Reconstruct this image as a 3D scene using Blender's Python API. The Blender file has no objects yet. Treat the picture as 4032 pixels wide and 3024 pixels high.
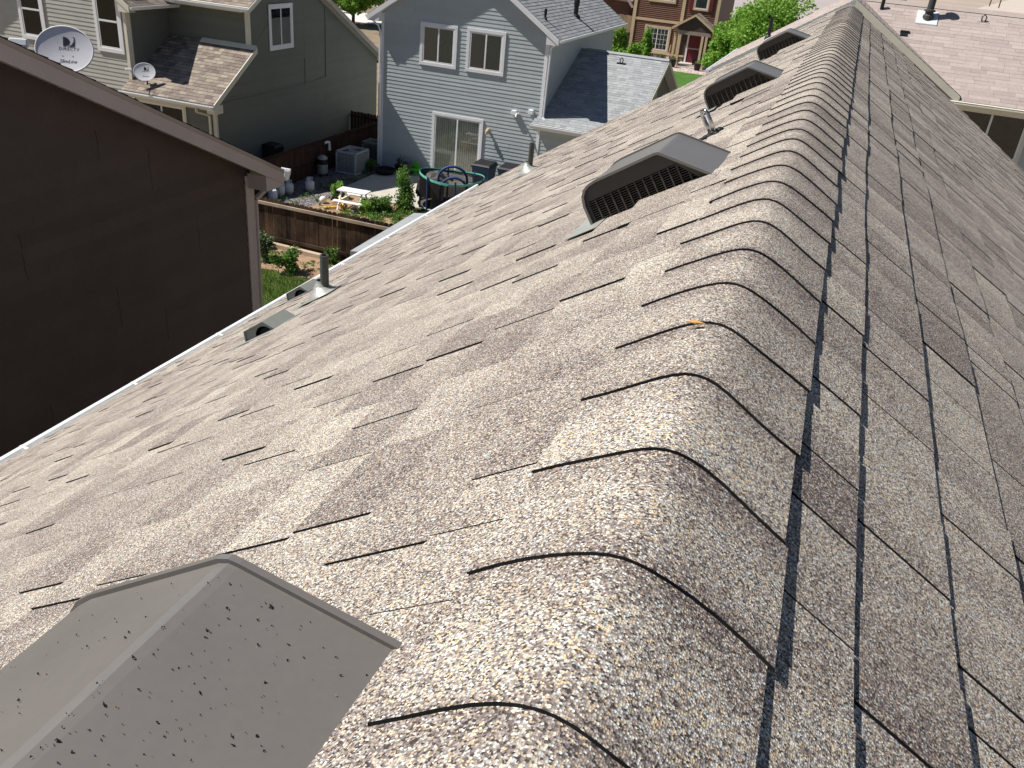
import bpy, bmesh, math, random
from mathutils import Vector, Matrix
random.seed(7)
S = bpy.context.scene
COL = S.collection
Z0 = 8.65            # camera height above the yards; all numbers below are metres relative to the camera

# ------------------------------------------------------------------ camera, sky, sun, exposure
cam_d = bpy.data.cameras.new('camera')
cam = bpy.data.objects.new('camera', cam_d); COL.objects.link(cam)
yaw, pit, rol = (math.radians(a) for a in (-17.8458, -27.9726, 5.6656))
fw = Vector((math.sin(yaw)*math.cos(pit), math.cos(yaw)*math.cos(pit), math.sin(pit)))
rt = Vector((math.cos(yaw), -math.sin(yaw), 0)); up = rt.cross(fw)
rt2 = rt*math.cos(rol)+up*math.sin(rol); up2 = -rt*math.sin(rol)+up*math.cos(rol)
cam.matrix_world = Matrix(((rt2.x, up2.x, -fw.x, 0), (rt2.y, up2.y, -fw.y, 0), (rt2.z, up2.z, -fw.z, Z0), (0, 0, 0, 1)))
cam_d.sensor_width = 36; cam_d.lens = 3408/4032*36; cam_d.clip_start = .02; cam_d.clip_end = 2000
S.camera = cam
SUN = Vector((-1.02, -.28, 1.40)).normalized()      # towards the sun
W = bpy.data.worlds.new('World'); S.world = W; W.use_nodes = True
wn = W.node_tree; bg = wn.nodes['Background']
sky = wn.nodes.new('ShaderNodeTexSky'); sky.sky_type = 'NISHITA'; sky.sun_disc = False
sky.sun_elevation = math.asin(SUN.z); sky.sun_rotation = math.atan2(SUN.x, SUN.y) % (2*math.pi)
sky.altitude = 1600; sky.dust_density = .6
wn.links.new(sky.outputs[0], bg.inputs[0]); bg.inputs[1].default_value = .05
sd = bpy.data.lights.new('sun', 'SUN'); so = bpy.data.objects.new('sun', sd); COL.objects.link(so)
sd.energy = 4.9; sd.angle = math.radians(.53); sd.color = (1, .955, .89)
so.rotation_euler = (-SUN).to_track_quat('-Z', 'Y').to_euler(); so.location = (0, 0, 60)
S.view_settings.view_transform = 'Standard'; S.view_settings.look = 'None'
S.view_settings.gamma = 1; S.view_settings.use_curve_mapping = False
S.view_settings.exposure = .40

# ------------------------------------------------------------------ materials
def newmat(name):
    m = bpy.data.materials.new(name); m.use_nodes = True
    nt = m.node_tree; b = nt.nodes['Principled BSDF']
    return m, nt, b
def N(nt, t, **kw):
    n = nt.nodes.new(t)
    for k, v in kw.items():
        if k in ('operation', 'blend_type', 'data_type', 'feature', 'attribute_name', 'interpolation', 'attribute_type', 'noise_dimensions'): setattr(n, k, v)
        else: n.inputs[k.replace('_', ' ')].default_value = v
    return n
def L(nt, a, b): nt.links.new(a, b)
def c4(c): return (c[0], c[1], c[2], 1)
def ramp(nt, stops, const=False):
    r = nt.nodes.new('ShaderNodeValToRGB'); e = r.color_ramp.elements
    if const: r.color_ramp.interpolation = 'CONSTANT'
    while len(e) < len(stops): e.new(.5)
    for i, (p, c) in enumerate(stops): e[i].position = p; e[i].color = c4(c)
    return r
def mixc(nt, fac, a, b, blend='MIX'):
    m = nt.nodes.new('ShaderNodeMix'); m.data_type = 'RGBA'; m.blend_type = blend
    for s, v in ((m.inputs[0], fac), (m.inputs[6], a), (m.inputs[7], b)):
        if hasattr(v, 'links') or hasattr(v, 'is_linked'): nt.links.new(v, s)
        else: s.default_value = v if not isinstance(v, tuple) else c4(v)
    return m.outputs[2]
def pos(nt): return nt.nodes.new('ShaderNodeNewGeometry').outputs['Position']
def scaled(nt, vec, s):
    m = nt.nodes.new('ShaderNodeVectorMath'); m.operation = 'MULTIPLY'; m.inputs[1].default_value = s
    nt.links.new(vec, m.inputs[0]); return m.outputs[0]
def noise(nt, vec, scale, detail=3, rough=.55):
    n = nt.nodes.new('ShaderNodeTexNoise'); n.inputs['Scale'].default_value = scale
    n.inputs['Detail'].default_value = detail; n.inputs['Roughness'].default_value = rough
    nt.links.new(vec, n.inputs['Vector']); return n.outputs['Fac']
def maprange(nt, v, a, b, c=0, d=1):
    m = nt.nodes.new('ShaderNodeMapRange'); m.inputs[1].default_value = a; m.inputs[2].default_value = b
    m.inputs[3].default_value = c; m.inputs[4].default_value = d; nt.links.new(v, m.inputs[0]); return m.outputs[0]
def math_(nt, op, a, b):
    m = nt.nodes.new('ShaderNodeMath'); m.operation = op
    for s, v in ((m.inputs[0], a), (m.inputs[1], b)):
        if hasattr(v, 'is_linked'): nt.links.new(v, s)
        else: s.default_value = v
    return m.outputs[0]
def bump(nt, b, h, strength, dist):
    n = nt.nodes.new('ShaderNodeBump'); n.inputs['Strength'].default_value = strength; n.inputs['Distance'].default_value = dist
    nt.links.new(h, n.inputs['Height']); nt.links.new(n.outputs[0], b.inputs['Normal'])

def paint(name, col, rough=.6, var=.12, scale=6, fine=60, spec=.3, metal=0, bmp=0, stretch=None):
    """plain painted or solid surface with mottling, faint dirt and optional fine relief"""
    m, nt, b = newmat(name)
    p = pos(nt)
    if stretch: p = scaled(nt, p, stretch)
    n1 = noise(nt, p, scale, 5, .6); n2 = noise(nt, p, fine, 3)
    f = math_(nt, 'ADD', math_(nt, 'MULTIPLY', n1, .65), math_(nt, 'MULTIPLY', n2, .35))
    dk = tuple(c*(1-var) for c in col); lt = tuple(min(1, c*(1+var)) for c in col)
    oi = nt.nodes.new('ShaderNodeObjectInfo'); hs = nt.nodes.new('ShaderNodeHueSaturation')
    L(nt, maprange(nt, oi.outputs['Random'], 0, 1, 1-var*.6, 1+var*.6), hs.inputs['Value'])
    L(nt, mixc(nt, maprange(nt, f, .32, .68), dk, lt), hs.inputs['Color']); L(nt, hs.outputs[0], b.inputs['Base Color'])
    b.inputs['Roughness'].default_value = rough; b.inputs['Specular IOR Level'].default_value = spec
    b.inputs['Metallic'].default_value = metal
    if bmp: bump(nt, b, n2, bmp, .004)
    return m

def shingle_mat(name, light, dark, gran=0.0, streak=None):
    """asphalt shingle: stone granules in blended colours, blend chosen per tab ('tone') and by soft drifts"""
    m, nt, b = newmat(name)
    p = pos(nt)
    at = nt.nodes.new('ShaderNodeAttribute'); at.attribute_name = 'tone'
    big = noise(nt, scaled(nt, p, streak or (1, 1, 1)), 3.2, 4, .6)
    mid = noise(nt, p, 14, 3, .6)
    f = math_(nt, 'ADD', math_(nt, 'MULTIPLY', at.outputs['Fac'], .62), math_(nt, 'MULTIPLY', maprange(nt, big, .3, .7), .26))
    f = math_(nt, 'ADD', f, math_(nt, 'MULTIPLY', maprange(nt, mid, .3, .7, -.12, .16), 1))
    if gran:
        vo = nt.nodes.new('ShaderNodeTexVoronoi'); vo.inputs['Scale'].default_value = gran
        L(nt, p, vo.inputs['Vector'])
        sp = nt.nodes.new('ShaderNodeSeparateColor'); L(nt, vo.outputs['Color'], sp.inputs[0])
        ra = ramp(nt, [(0, (.065, .053, .048)), (.11, (.21, .172, .158)), (.28, (.36, .308, .28)), (.48, (.50, .445, .395)), (.63, (.82, .63, .36)), (.77, (.56, .63, .62)), (.91, (.90, .87, .80))], True)
        rb = ramp(nt, [(0, (.05, .041, .039)), (.22, (.155, .125, .118)), (.50, (.265, .217, .203)), (.74, (.38, .33, .305)), (.86, (.68, .52, .32)), (.93, (.60, .65, .63))], True)
        L(nt, sp.outputs[0], ra.inputs[0]); L(nt, sp.outputs[0], rb.inputs[0])
        col = mixc(nt, maprange(nt, f, .15, .85), rb.outputs[0], ra.outputs[0])
        col = mixc(nt, maprange(nt, vo.outputs['Distance'], .45, .8, 0, .5), col, (.05, .042, .04))
        bump(nt, b, vo.outputs['Distance'], .38, .0014)
    else:
        fine = noise(nt, p, 120, 2, .7)
        col = mixc(nt, maprange(nt, f, .1, .9), dark, light)
        col = mixc(nt, maprange(nt, fine, .3, .7, 0, .35), col, tuple(c*.6 for c in dark))
    L(nt, col, b.inputs['Base Color'])
    b.inputs['Roughness'].default_value = .92; b.inputs['Specular IOR Level'].default_value = .18
    return m
def c_mul(nt, c):
    n = nt.nodes.new('ShaderNodeRGB'); n.outputs[0].default_value = c4(c); return n.outputs[0]

def wood(name, a, b_, axis='z', rough=.85, seed=0):
    m, nt, b = newmat(name)
    p = pos(nt)
    oi = nt.nodes.new('ShaderNodeObjectInfo')
    st = {'z': (9, 9, .8), 'x': (.8, 9, 9), 'y': (9, .8, 9)}[axis]
    g = noise(nt, scaled(nt, p, st), 5, 5, .65); g2 = noise(nt, p, 1.6, 3)
    f = math_(nt, 'ADD', math_(nt, 'MULTIPLY', g, .8), math_(nt, 'MULTIPLY', oi.outputs['Random'], .45))
    f = math_(nt, 'ADD', f, math_(nt, 'MULTIPLY', maprange(nt, g2, .3, .7, -.3, .3), 1))
    L(nt, mixc(nt, maprange(nt, f, .25, 1.05), a, b_), b.inputs['Base Color'])
    b.inputs['Roughness'].default_value = rough; b.inputs['Specular IOR Level'].default_value = .2
    bump(nt, b, g, .5, .006)
    return m

def glassmat(name, tint=(.955, .975, .97)):
    m, nt, b = newmat(name)
    out = nt.nodes['Material Output']
    tr = nt.nodes.new('ShaderNodeBsdfTransparent'); tr.inputs[0].default_value = c4(tint)
    gl = nt.nodes.new('ShaderNodeBsdfGlossy'); gl.inputs['Roughness'].default_value = .03
    fr = nt.nodes.new('ShaderNodeFresnel'); fr.inputs[0].default_value = 1.55
    mx = nt.nodes.new('ShaderNodeMixShader')
    L(nt, fr.outputs[0], mx.inputs[0]); L(nt, tr.outputs[0], mx.inputs[1]); L(nt, gl.outputs[0], mx.inputs[2])
    L(nt, mx.outputs[0], out.inputs[0]); return m

def netmat(name, col, op):
    m, nt, b = newmat(name)
    out = nt.nodes['Material Output']
    tr = nt.nodes.new('ShaderNodeBsdfTransparent'); df = nt.nodes.new('ShaderNodeBsdfDiffuse'); df.inputs[0].default_value = c4(col)
    mx = nt.nodes.new('ShaderNodeMixShader'); mx.inputs[0].default_value = op
    L(nt, tr.outputs[0], mx.inputs[1]); L(nt, df.outputs[0], mx.inputs[2]); L(nt, mx.outputs[0], out.inputs[0]); return m

def leafmat(name, a, b_, sc=1.2):
    m, nt, b = newmat(name)
    p = pos(nt)
    n1 = noise(nt, p, sc, 3); n2 = noise(nt, p, sc*9, 2)
    f = math_(nt, 'ADD', math_(nt, 'MULTIPLY', n1, .5), math_(nt, 'MULTIPLY', n2, .5))
    col = mixc(nt, maprange(nt, f, .3, .7), a, b_)
    out = nt.nodes['Material Output']
    tl = nt.nodes.new('ShaderNodeBsdfTranslucent'); mx = nt.nodes.new('ShaderNodeMixShader'); mx.inputs[0].default_value = .38
    L(nt, col, b.inputs['Base Color']); L(nt, col, tl.inputs[0])
    b.inputs['Roughness'].default_value = .5; b.inputs['Specular IOR Level'].default_value = .35
    L(nt, b.outputs[0], mx.inputs[1]); L(nt, tl.outputs[0], mx.inputs[2]); L(nt, mx.outputs[0], out.inputs[0]); return m

def groundmat(name, cols, sc=.8, fine=30, bmp=.4, dist=.02):
    m, nt, b = newmat(name)
    p = pos(nt)
    n1 = noise(nt, p, sc, 5, .65); n2 = noise(nt, p, fine, 3, .7)
    f = math_(nt, 'ADD', math_(nt, 'MULTIPLY', n1, .6), math_(nt, 'MULTIPLY', n2, .4))
    k = len(cols)
    r = ramp(nt, [(.32+.36*i/(k-1), c) for i, c in enumerate(cols)])
    L(nt, f, r.inputs[0]); L(nt, r.outputs[0], b.inputs['Base Color'])
    b.inputs['Roughness'].default_value = .95; b.inputs['Specular IOR Level'].default_value = .15
    bump(nt, b, n2, bmp, dist); return m

def rockmat(name, cols, scale):
    m, nt, b = newmat(name)
    vo = nt.nodes.new('ShaderNodeTexVoronoi'); vo.inputs['Scale'].default_value = scale
    L(nt, pos(nt), vo.inputs['Vector'])
    sp = nt.nodes.new('ShaderNodeSeparateColor'); L(nt, vo.outputs['Color'], sp.inputs[0])
    k = len(cols); r = ramp(nt, [(i/k, c) for i, c in enumerate(cols)], True)
    L(nt, sp.outputs[0], r.inputs[0]); L(nt, r.outputs[0], b.inputs['Base Color'])
    b.inputs['Roughness'].default_value = .9
    n = nt.nodes.new('ShaderNodeBump'); n.invert = True; n.inputs['Strength'].default_value = 1; n.inputs['Distance'].default_value = .6/scale
    L(nt, vo.outputs['Distance'], n.inputs['Height']); L(nt, n.outputs[0], b.inputs['Normal']); return m

M = {}
M['shingle'] = shingle_mat('roof_granules', (1, 1, 1), (1, 1, 1), gran=560, streak=(.6, 1.3, .6))
M['asphalt'] = paint('asphalt_edge', (.012, .012, .014), .9, .3, 40)
M['shingle_tan'] = shingle_mat('tan_shingle', (.50, .43, .39), (.36, .30, .28))
M['shingle_grey'] = shingle_mat('pale_grey_shingle', (.44, .45, .46), (.27, .285, .295))
M['shingle_brown'] = shingle_mat('weathered_shingle', (.42, .36, .29), (.17, .135, .12))
M['shingle_dark'] = shingle_mat('dark_shingle', (.10, .085, .075), (.05, .04, .035))
M['white'] = paint('white_trim', (.80, .80, .82), .5, .05, 3)
M['white_gutter'] = paint('white_gutter', (.78, .79, .80), .4, .06, 4, spec=.4)
M['cream'] = paint('cream_trim', (.70, .67, .56), .6, .07, 3)
M['bluesiding'] = paint('blue_grey_siding', (.44, .485, .495), .7, .07, 2, 50)
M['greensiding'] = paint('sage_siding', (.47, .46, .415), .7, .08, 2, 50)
M['greenshade'] = paint('sage_siding_shaded', (.165, .172, .15), .75, .08, 1.5, 40)  # same paint as sage_siding, darkened to put the shade into the colour
M['brownsiding'] = paint('dark_brown_siding', (.068, .049, .043), .7, .14, 2, 30)
M['taupe'] = paint('taupe_trim', (.42, .36, .34), .6, .08, 3)
M['taupe_dark'] = paint('taupe_upper_trim', (.32, .255, .225), .6, .1, 3)
M['logsiding'] = paint('red_brown_log_siding', (.165, .085, .058), .6, .15, 3, 30)
M['tantrim'] = paint('tan_trim', (.60, .47, .30), .6, .08, 3)
M['burgundy'] = paint('burgundy_paint', (.16, .022, .032), .5, .1, 4)
M['vent'] = paint('brown_vent_metal', (.152, .140, .129), .33, .07, 9, 120, spec=.6)
M['ventdark'] = paint('dark_vent_face', (.060, .055, .048), .5, .08, 9, 120, spec=.3)
M['black'] = paint('black_void', (.004, .004, .005), .9, .2, 5)
M['grille'] = paint('grille_bar', (.11, .105, .095), .5, .1, 9)
M['metal'] = paint('grey_sheet_metal', (.36, .37, .345), .42, .12, 12, 90, metal=.25, spec=.5)
M['greypaint'] = paint('olive_grey_metal', (.205, .215, .195), .5, .08, 12)
M['steel'] = paint('polished_steel', (.55, .55, .57), .16, .05, 20, metal=1)
M['tar'] = paint('black_tar', (.010, .010, .013), .6, .3, 40, spec=.3, bmp=.5)
M['pipe'] = paint('dark_pipe', (.062, .066, .06), .6, .2, 14, spec=.3)
M['dish'] = paint('dish_paint', (.66, .66, .70), .45, .04, 6)
M['ink'] = paint('dark_ink', (.025, .025, .035), .6, .1, 9)
M['inkgrey'] = paint('grey_ink', (.20, .20, .22), .6, .1, 9)
M['glass'] = glassmat('window_glass')
M['room'] = paint('dark_room', (.018, .019, .022), .8, .3, 2)
M['screen'] = paint('window_screen', (.24, .235, .22), .8, .1, 30)
M['blind'] = paint('teal_blind', (.16, .25, .235), .6, .1, 8)
M['curtain'] = paint('pale_vertical_blind', (.80, .78, .66), .8, .15, 5)
M['fence'] = wood('weathered_fence', (.008, .006, .006), (.125, .075, .046))
M['fencerail'] = wood('fence_rail', (.20, .15, .115), (.48, .38, .29), 'x')
M['fencered'] = wood('red_brown_fence', (.035, .018, .014), (.085, .042, .03))
M['fencepale'] = wood('pale_fence', (.30, .22, .14), (.45, .36, .24))
M['timber'] = wood('bleached_timber', (.36, .26, .18), (.55, .43, .32), 'x')
M['bark'] = wood('bark', (.05, .04, .03), (.13, .10, .08))
M['concrete'] = groundmat('patio_concrete', [(.40, .37, .32), (.50, .47, .41), (.56, .52, .46)], 1.2, 40, .1)
M['conc_far'] = groundmat('pale_concrete', [(.60, .58, .54), (.68, .66, .62)], .5, 10, .1)
M['dirt'] = groundmat('dirt', [(.22, .135, .085), (.36, .24, .155), (.44, .31, .21)], 2.5, 25, .8, .03)
M['sand'] = groundmat('sandy_ground', [(.30, .24, .19), (.40, .33, .27), (.46, .39, .33)], .05, 2, .3, .1)
M['road'] = groundmat('pinkish_road', [(.34, .30, .29), (.42, .38, .37)], .2, 8, .1)
M['soil'] = groundmat('turf_soil', [(.05, .075, .02), (.09, .13, .03), (.17, .14, .08)], 1.6, 30, .8, .03)
M['lawn'] = groundmat('mown_lawn', [(.045, .11, .018), (.07, .16, .028), (.10, .19, .04)], 1.0, 25, .7, .03)
M['rock'] = rockmat('dark_river_rock', [(.10, .09, .09), (.17, .15, .15), (.25, .22, .22), (.07, .065, .07), (.20, .17, .16)], 16)
M['pinkgravel'] = rockmat('pink_gravel', [(.45, .34, .31), (.55, .43, .39), (.37, .28, .26), (.6, .5, .46)], 9)
M['mulch'] = rockmat('red_mulch', [(.16, .08, .05), (.24, .13, .08), (.09, .05, .04)], 8)
M['stone'] = rockmat('ledge_stone', [(.22, .20, .18), (.40, .37, .33), (.12, .11, .10), (.30, .27, .24)], 5)
M['leafA'] = leafmat('bright_leaf', (.15, .31, .035), (.30, .50, .085), .7)
M['leafB'] = leafmat('deep_leaf', (.06, .15, .022), (.17, .31, .055), 2)
M['leafC'] = leafmat('grey_green_leaf', (.10, .17, .065), (.20, .29, .12), 3)
M['blade'] = leafmat('grass_blade', (.055, .13, .015), (.15, .24, .04), 2.2)
M['tankw'] = paint('tank_white', (.66, .68, .72), .45, .07, 6)
M['plasticw'] = paint('white_plastic', (.82, .82, .80), .45, .04, 5)
M['acgrey'] = paint('grey_enamel', (.48, .49, .50), .5, .08, 5)
M['blackp'] = paint('black_plastic', (.014, .014, .016), .45, .25, 8)
M['bluebin'] = paint('blue_bin', (.012, .035, .085), .45, .1, 8)
M['bluepole'] = paint('blue_pole_foam', (.028, .055, .17), .6, .12, 8)
M['teal'] = paint('teal_edge', (.16, .58, .45), .5, .08, 8)
M['net'] = netmat('trampoline_net', (.018, .017, .017), .78)
M['tarp'] = paint('grey_tarp', (.10, .095, .09), .7, .25, 5, bmp=.5)
M['lime'] = paint('lime_plastic', (.10, .47, .03), .45, .08, 5)
M['yellow'] = paint('yellow_plastic', (.72, .46, .06), .5, .08, 5)
M['bluechair'] = paint('blue_cushion', (.05, .13, .18), .8, .1, 5)
M['flower'] = paint('red_flower', (.6, .03, .02), .6, .1, 5)
M['redcanopy'] = paint('red_canopy', (.55, .06, .05), .7, .1, 5)
M['twig'] = paint('dry_leaf', (.55, .30, .10), .7, .2, 40)
M['leadwhite'] = paint('flashing_white', (.62, .64, .68), .4, .08, 8)
M['housewall'] = paint('our_house_wall', (.42, .40, .36), .7, .06, 3)

# ------------------------------------------------------------------ mesh helpers
class MB:
    def __init__(s): s.v = []; s.f = []; s.m = []; s.t = []; s.pt = {}
    def face(s, pts, m=0, t=.5):
        i = len(s.v); s.v += [tuple(p) for p in pts]; s.f.append(tuple(range(i, i+len(pts)))); s.m.append(m); s.t.append(t); return s
    def hexa(s, p, m=0, t=.5, ms=None, skip=()):
        i = len(s.v); s.v += [tuple(q) for q in p]
        if isinstance(t, tuple):
            for j in range(8): s.pt[i+j] = t[j]
            t = .5
        F = ((0, 3, 2, 1), (4, 5, 6, 7), (0, 1, 5, 4), (1, 2, 6, 5), (2, 3, 7, 6), (3, 0, 4, 7))
        for k, f in enumerate(F):
            if k in skip: continue
            s.f.append(tuple(i+j for j in f)); s.m.append(ms[k] if ms else m); s.t.append(t)
        return s
    def box(s, x0, x1, y0, y1, z0, z1, m=0, t=.5):
        return s.hexa([(x0, y0, z0), (x1, y0, z0), (x1, y1, z0), (x0, y1, z0), (x0, y0, z1), (x1, y0, z1), (x1, y1, z1), (x0, y1, z1)], m, t)
    def fbox(s, F, u0, u1, v0, v1, n0, n1, m=0, t=.5):
        return s.hexa([F(u0, v0, n0), F(u1, v0, n0), F(u1, v0, n1), F(u0, v0, n1), F(u0, v1, n0), F(u1, v1, n0), F(u1, v1, n1), F(u0, v1, n1)], m, t)
    def prism(s, poly, vec, m=0, t=.5):
        vec = Vector(vec); n = len(poly); i = len(s.v)
        s.v += [tuple(p) for p in poly] + [tuple(Vector(p)+vec) for p in poly]
        s.f.append(tuple(range(i+n-1, i-1, -1))); s.f.append(tuple(range(i+n, i+2*n)))
        for k in range(n): s.f.append((i+k, i+(k+1) % n, i+n+(k+1) % n, i+n+k))
        s.m += [m]*(n+2); s.t += [t]*(n+2); return s
    def bar(s, a, b, w, h, upv=(0, 0, 1), m=0, t=.5):
        a = Vector(a); b = Vector(b); d = (b-a).normalized(); u = Vector(upv)
        x = d.cross(u)
        if x.length < 1e-4: x = d.cross(Vector((1, 0, 0)))
        x.normalize(); y = x.cross(d); x *= w/2; y *= h/2
        return s.hexa([a-x-y, a+x-y, b+x-y, b-x-y, a-x+y, a+x+y, b+x+y, b-x+y], m, t)
    def tube(s, path, r, seg=8, m=0, t=.5, cap=True, closed=False):
        P = [Vector(p) for p in path]; n = len(P); rr = r if isinstance(r, (list, tuple)) else [r]*n
        i = len(s.v); ref = None
        for k in range(n):
            d = (P[(k+1) % n]-P[k-1]) if closed else (P[min(k+1, n-1)]-P[max(k-1, 0)])
            d.normalize()
            if ref is None: ref = d.cross(Vector((0, 0, 1))) if abs(d.z) < .95 else d.cross(Vector((1, 0, 0)))
            ref = (ref-d*ref.dot(d)).normalized(); q = d.cross(ref)
            for j in range(seg):
                a = 2*math.pi*j/seg; s.v.append(tuple(P[k]+(ref*math.cos(a)+q*math.sin(a))*rr[k]))
        for k in range(n if closed else n-1):
            k2 = (k+1) % n
            for j in range(seg):
                s.f.append((i+k*seg+j, i+k*seg+(j+1) % seg, i+k2*seg+(j+1) % seg, i+k2*seg+j)); s.m.append(m); s.t.append(t)
        if cap and not closed:
            s.f.append(tuple(i+j for j in range(seg-1, -1, -1))); s.f.append(tuple(i+(n-1)*seg+j for j in range(seg))); s.m += [m, m]; s.t += [t, t]
        return s
    def lathe(s, c, prof, seg=16, ax=(0, 0, 1), m=0, t=.5):
        ax = Vector(ax).normalized(); c = Vector(c)
        a = ax.orthogonal().normalized(); b = ax.cross(a); i = len(s.v); n = len(prof)
        for r, h in prof:
            for j in range(seg):
                g = 2*math.pi*j/seg; s.v.append(tuple(c+ax*h+(a*math.cos(g)+b*math.sin(g))*max(r, 1e-4)))
        for k in range(n-1):
            for j in range(seg):
                s.f.append((i+k*seg+j, i+k*seg+(j+1) % seg, i+(k+1)*seg+(j+1) % seg, i+(k+1)*seg+j)); s.m.append(m); s.t.append(t)
        s.f.append(tuple(i+j for j in range(seg-1, -1, -1))); s.f.append(tuple(i+(n-1)*seg+j for j in range(seg))); s.m += [m, m]; s.t += [t, t]
        return s
ORG = {}
def build(name, mb, mats, parent=None, org=None, smooth=False, bevel=0, fix=True, label=None, kind=None, weld=False):
    """link one mesh object; its vertices are stored relative to its thing's origin"""
    if not isinstance(mats, (list, tuple)): mats = [mats]
    o_ = ORG[parent.name] if parent else Vector(org)
    me = bpy.data.meshes.new(name)
    me.from_pydata([(x-o_.x, y-o_.y, z-o_.z) for x, y, z in mb.v], [], mb.f)
    for m in mats: me.materials.append(m)
    me.polygons.foreach_set('material_index', mb.m)
    if smooth: me.polygons.foreach_set('use_smooth', [True]*len(mb.f))
    if mb.pt: a = me.attributes.new('tone', 'FLOAT', 'POINT'); a.data.foreach_set('value', [mb.pt.get(i, .5) for i in range(len(mb.v))])
    else: a = me.attributes.new('tone', 'FLOAT', 'FACE'); a.data.foreach_set('value', mb.t)
    if fix or weld:
        bm = bmesh.new(); bm.from_mesh(me)
        if weld: bmesh.ops.remove_doubles(bm, verts=bm.verts, dist=1e-4)
        if fix: bmesh.ops.recalc_face_normals(bm, faces=bm.faces)
        bm.to_mesh(me); bm.free()
    me.update()
    ob = bpy.data.objects.new(name, me); COL.objects.link(ob)
    if parent: ob.parent = parent
    else: ob.location = (o_.x, o_.y, o_.z+Z0)
    if bevel:
        md = ob.modifiers.new('bevel', 'BEVEL'); md.width = bevel; md.segments = 2; md.limit_method = 'ANGLE'
    ORG[ob.name] = o_
    if label: ob['label'] = label
    if kind: ob['kind'] = kind
    return ob
def tag(o, label, cat, group=None):
    o['label'] = label; o['category'] = cat
    if group: o['group'] = group
    return o
def thing(name, label, cat, loc, group=None):
    o = bpy.data.objects.new(name, None); COL.objects.link(o); o.empty_display_size = .3
    o.location = (loc[0], loc[1], loc[2]+Z0); ORG[o.name] = Vector(loc)
    return tag(o, label, cat, group)
def dup(root, loc, label=None, group=None):
    r = root.copy(); COL.objects.link(r); r.location = (loc[0], loc[1], loc[2]+Z0); ORG[r.name] = Vector(loc)
    if label: r['label'] = label
    if group: r['group'] = group
    for ch in list(root.children):
        c = ch.copy(); COL.objects.link(c); c.parent = r; ORG[c.name] = Vector(loc)
        for g in list(ch.children):
            d = g.copy(); COL.objects.link(d); d.parent = c
    return r
def frame(o, u, v, n):
    o, u, v, n = (Vector(q) for q in (o, u, v, n))
    return lambda a, b, c=0: o+u*a+v*b+n*c
def rnd(a, b): return random.uniform(a, b)
def wob(x, y): return .002*math.sin(x*5.1+1.3*math.sin(y*1.9))+.002*math.sin(y*3.7+x*2.2+.7)+.0008*math.sin(y*9.1-x*6)

HB = .13  # siding exposure
def siding(parent, F, span, v0, v1, mat, e=HB, split=None, lip=.016, name='siding_board', skip=None):
    """lapped boards, one object each; span(v) gives the board's ends at height v"""
    v = v0; k = 0
    while v < v1-1e-3:
        vt = min(v+e, v1); a0, b0 = span(v); a1, b1 = span(vt)
        if a1 > b1: break
        if split:
            cuts = [split[k//3 % len(split)]]
            cuts = [c for c in cuts if a0+.4 < c < b0-.4 and a1+.4 < c < b1-.4]
        else: cuts = []
        la, lb = a0, a1
        for c in cuts+[None]:
            ra, rb = (c-.003, c-.003) if c is not None else (b0, b1)
            w = rnd(-.0015, .0015)
            mb = MB().hexa([F(la, v, 0), F(ra, v, 0), F(ra, v, lip+w), F(la, v, lip+w), F(lb, vt, 0), F(rb, vt, 0), F(rb, vt, .004), F(lb, vt, .004)])
            build(name, mb, mat, parent, fix=True)
            if c is not None: la = lb = c+.003
        v = vt; k += 1

def roof_tabs(R, dn, al, nrm, y0, y1, s_first, s_end, e=.143, wlo=.14, whi=.32, thick=(.0, .004), lip=.0075, wobble=None, spread=.3, soft=False, ends=None, s_top=None, gap=.0008, mean=.5):
    """generator of tab boxes: R + dn*s + al*y + nrm*d"""
    out = []; i = 0; s = s_first
    while s <= s_end+1e-4:
        a = y0-rnd(0, .3); 
        while True:
            yE = y1 if ends is None else ends(s)
            if a >= yE: break
            b = a+rnd(wlo, whi)
            if b > yE: b = yE
            if b-a > .02 and b > y0:
                aa = max(a, y0)
                th = rnd(*thick) if random.random() < .62 else thick[0]
                t = min(1, max(0, random.gauss(mean, spread)))
                su = max(s-e-.012, s_top if s_top is not None else -9)
                w = (lambda q, y: 0) if wobble is None else wobble
                P = lambda ss, y, d: R+dn*ss+al*y+nrm*(d+w(ss, y))
                g = gap; j = rnd(-.0012, .0012)
                p = [P(s+j, aa+g, -.001), P(s+j, b-g, -.001), P(su, b-g, -.001), P(su, aa+g, -.001),
                     P(s+j, aa+g, lip+th), P(s+j, b-g, lip+th), P(su, b-g, .0025+th), P(su, aa+g, .0025+th)]
                if soft: q1 = t-rnd(.02, .24)*soft; q2 = t+rnd(-.05, .18); q3 = rnd(-.12, .12); t = (t, t, t, t, q1, q2, q2+q3, q1+q3)
                out.append((p, t, P((s+su)/2, (aa+b)/2, lip)))
            a = b
        s += e; i += 1
    return out
TOPMS = [1, 0, 1, 1, 1, 1]

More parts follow.
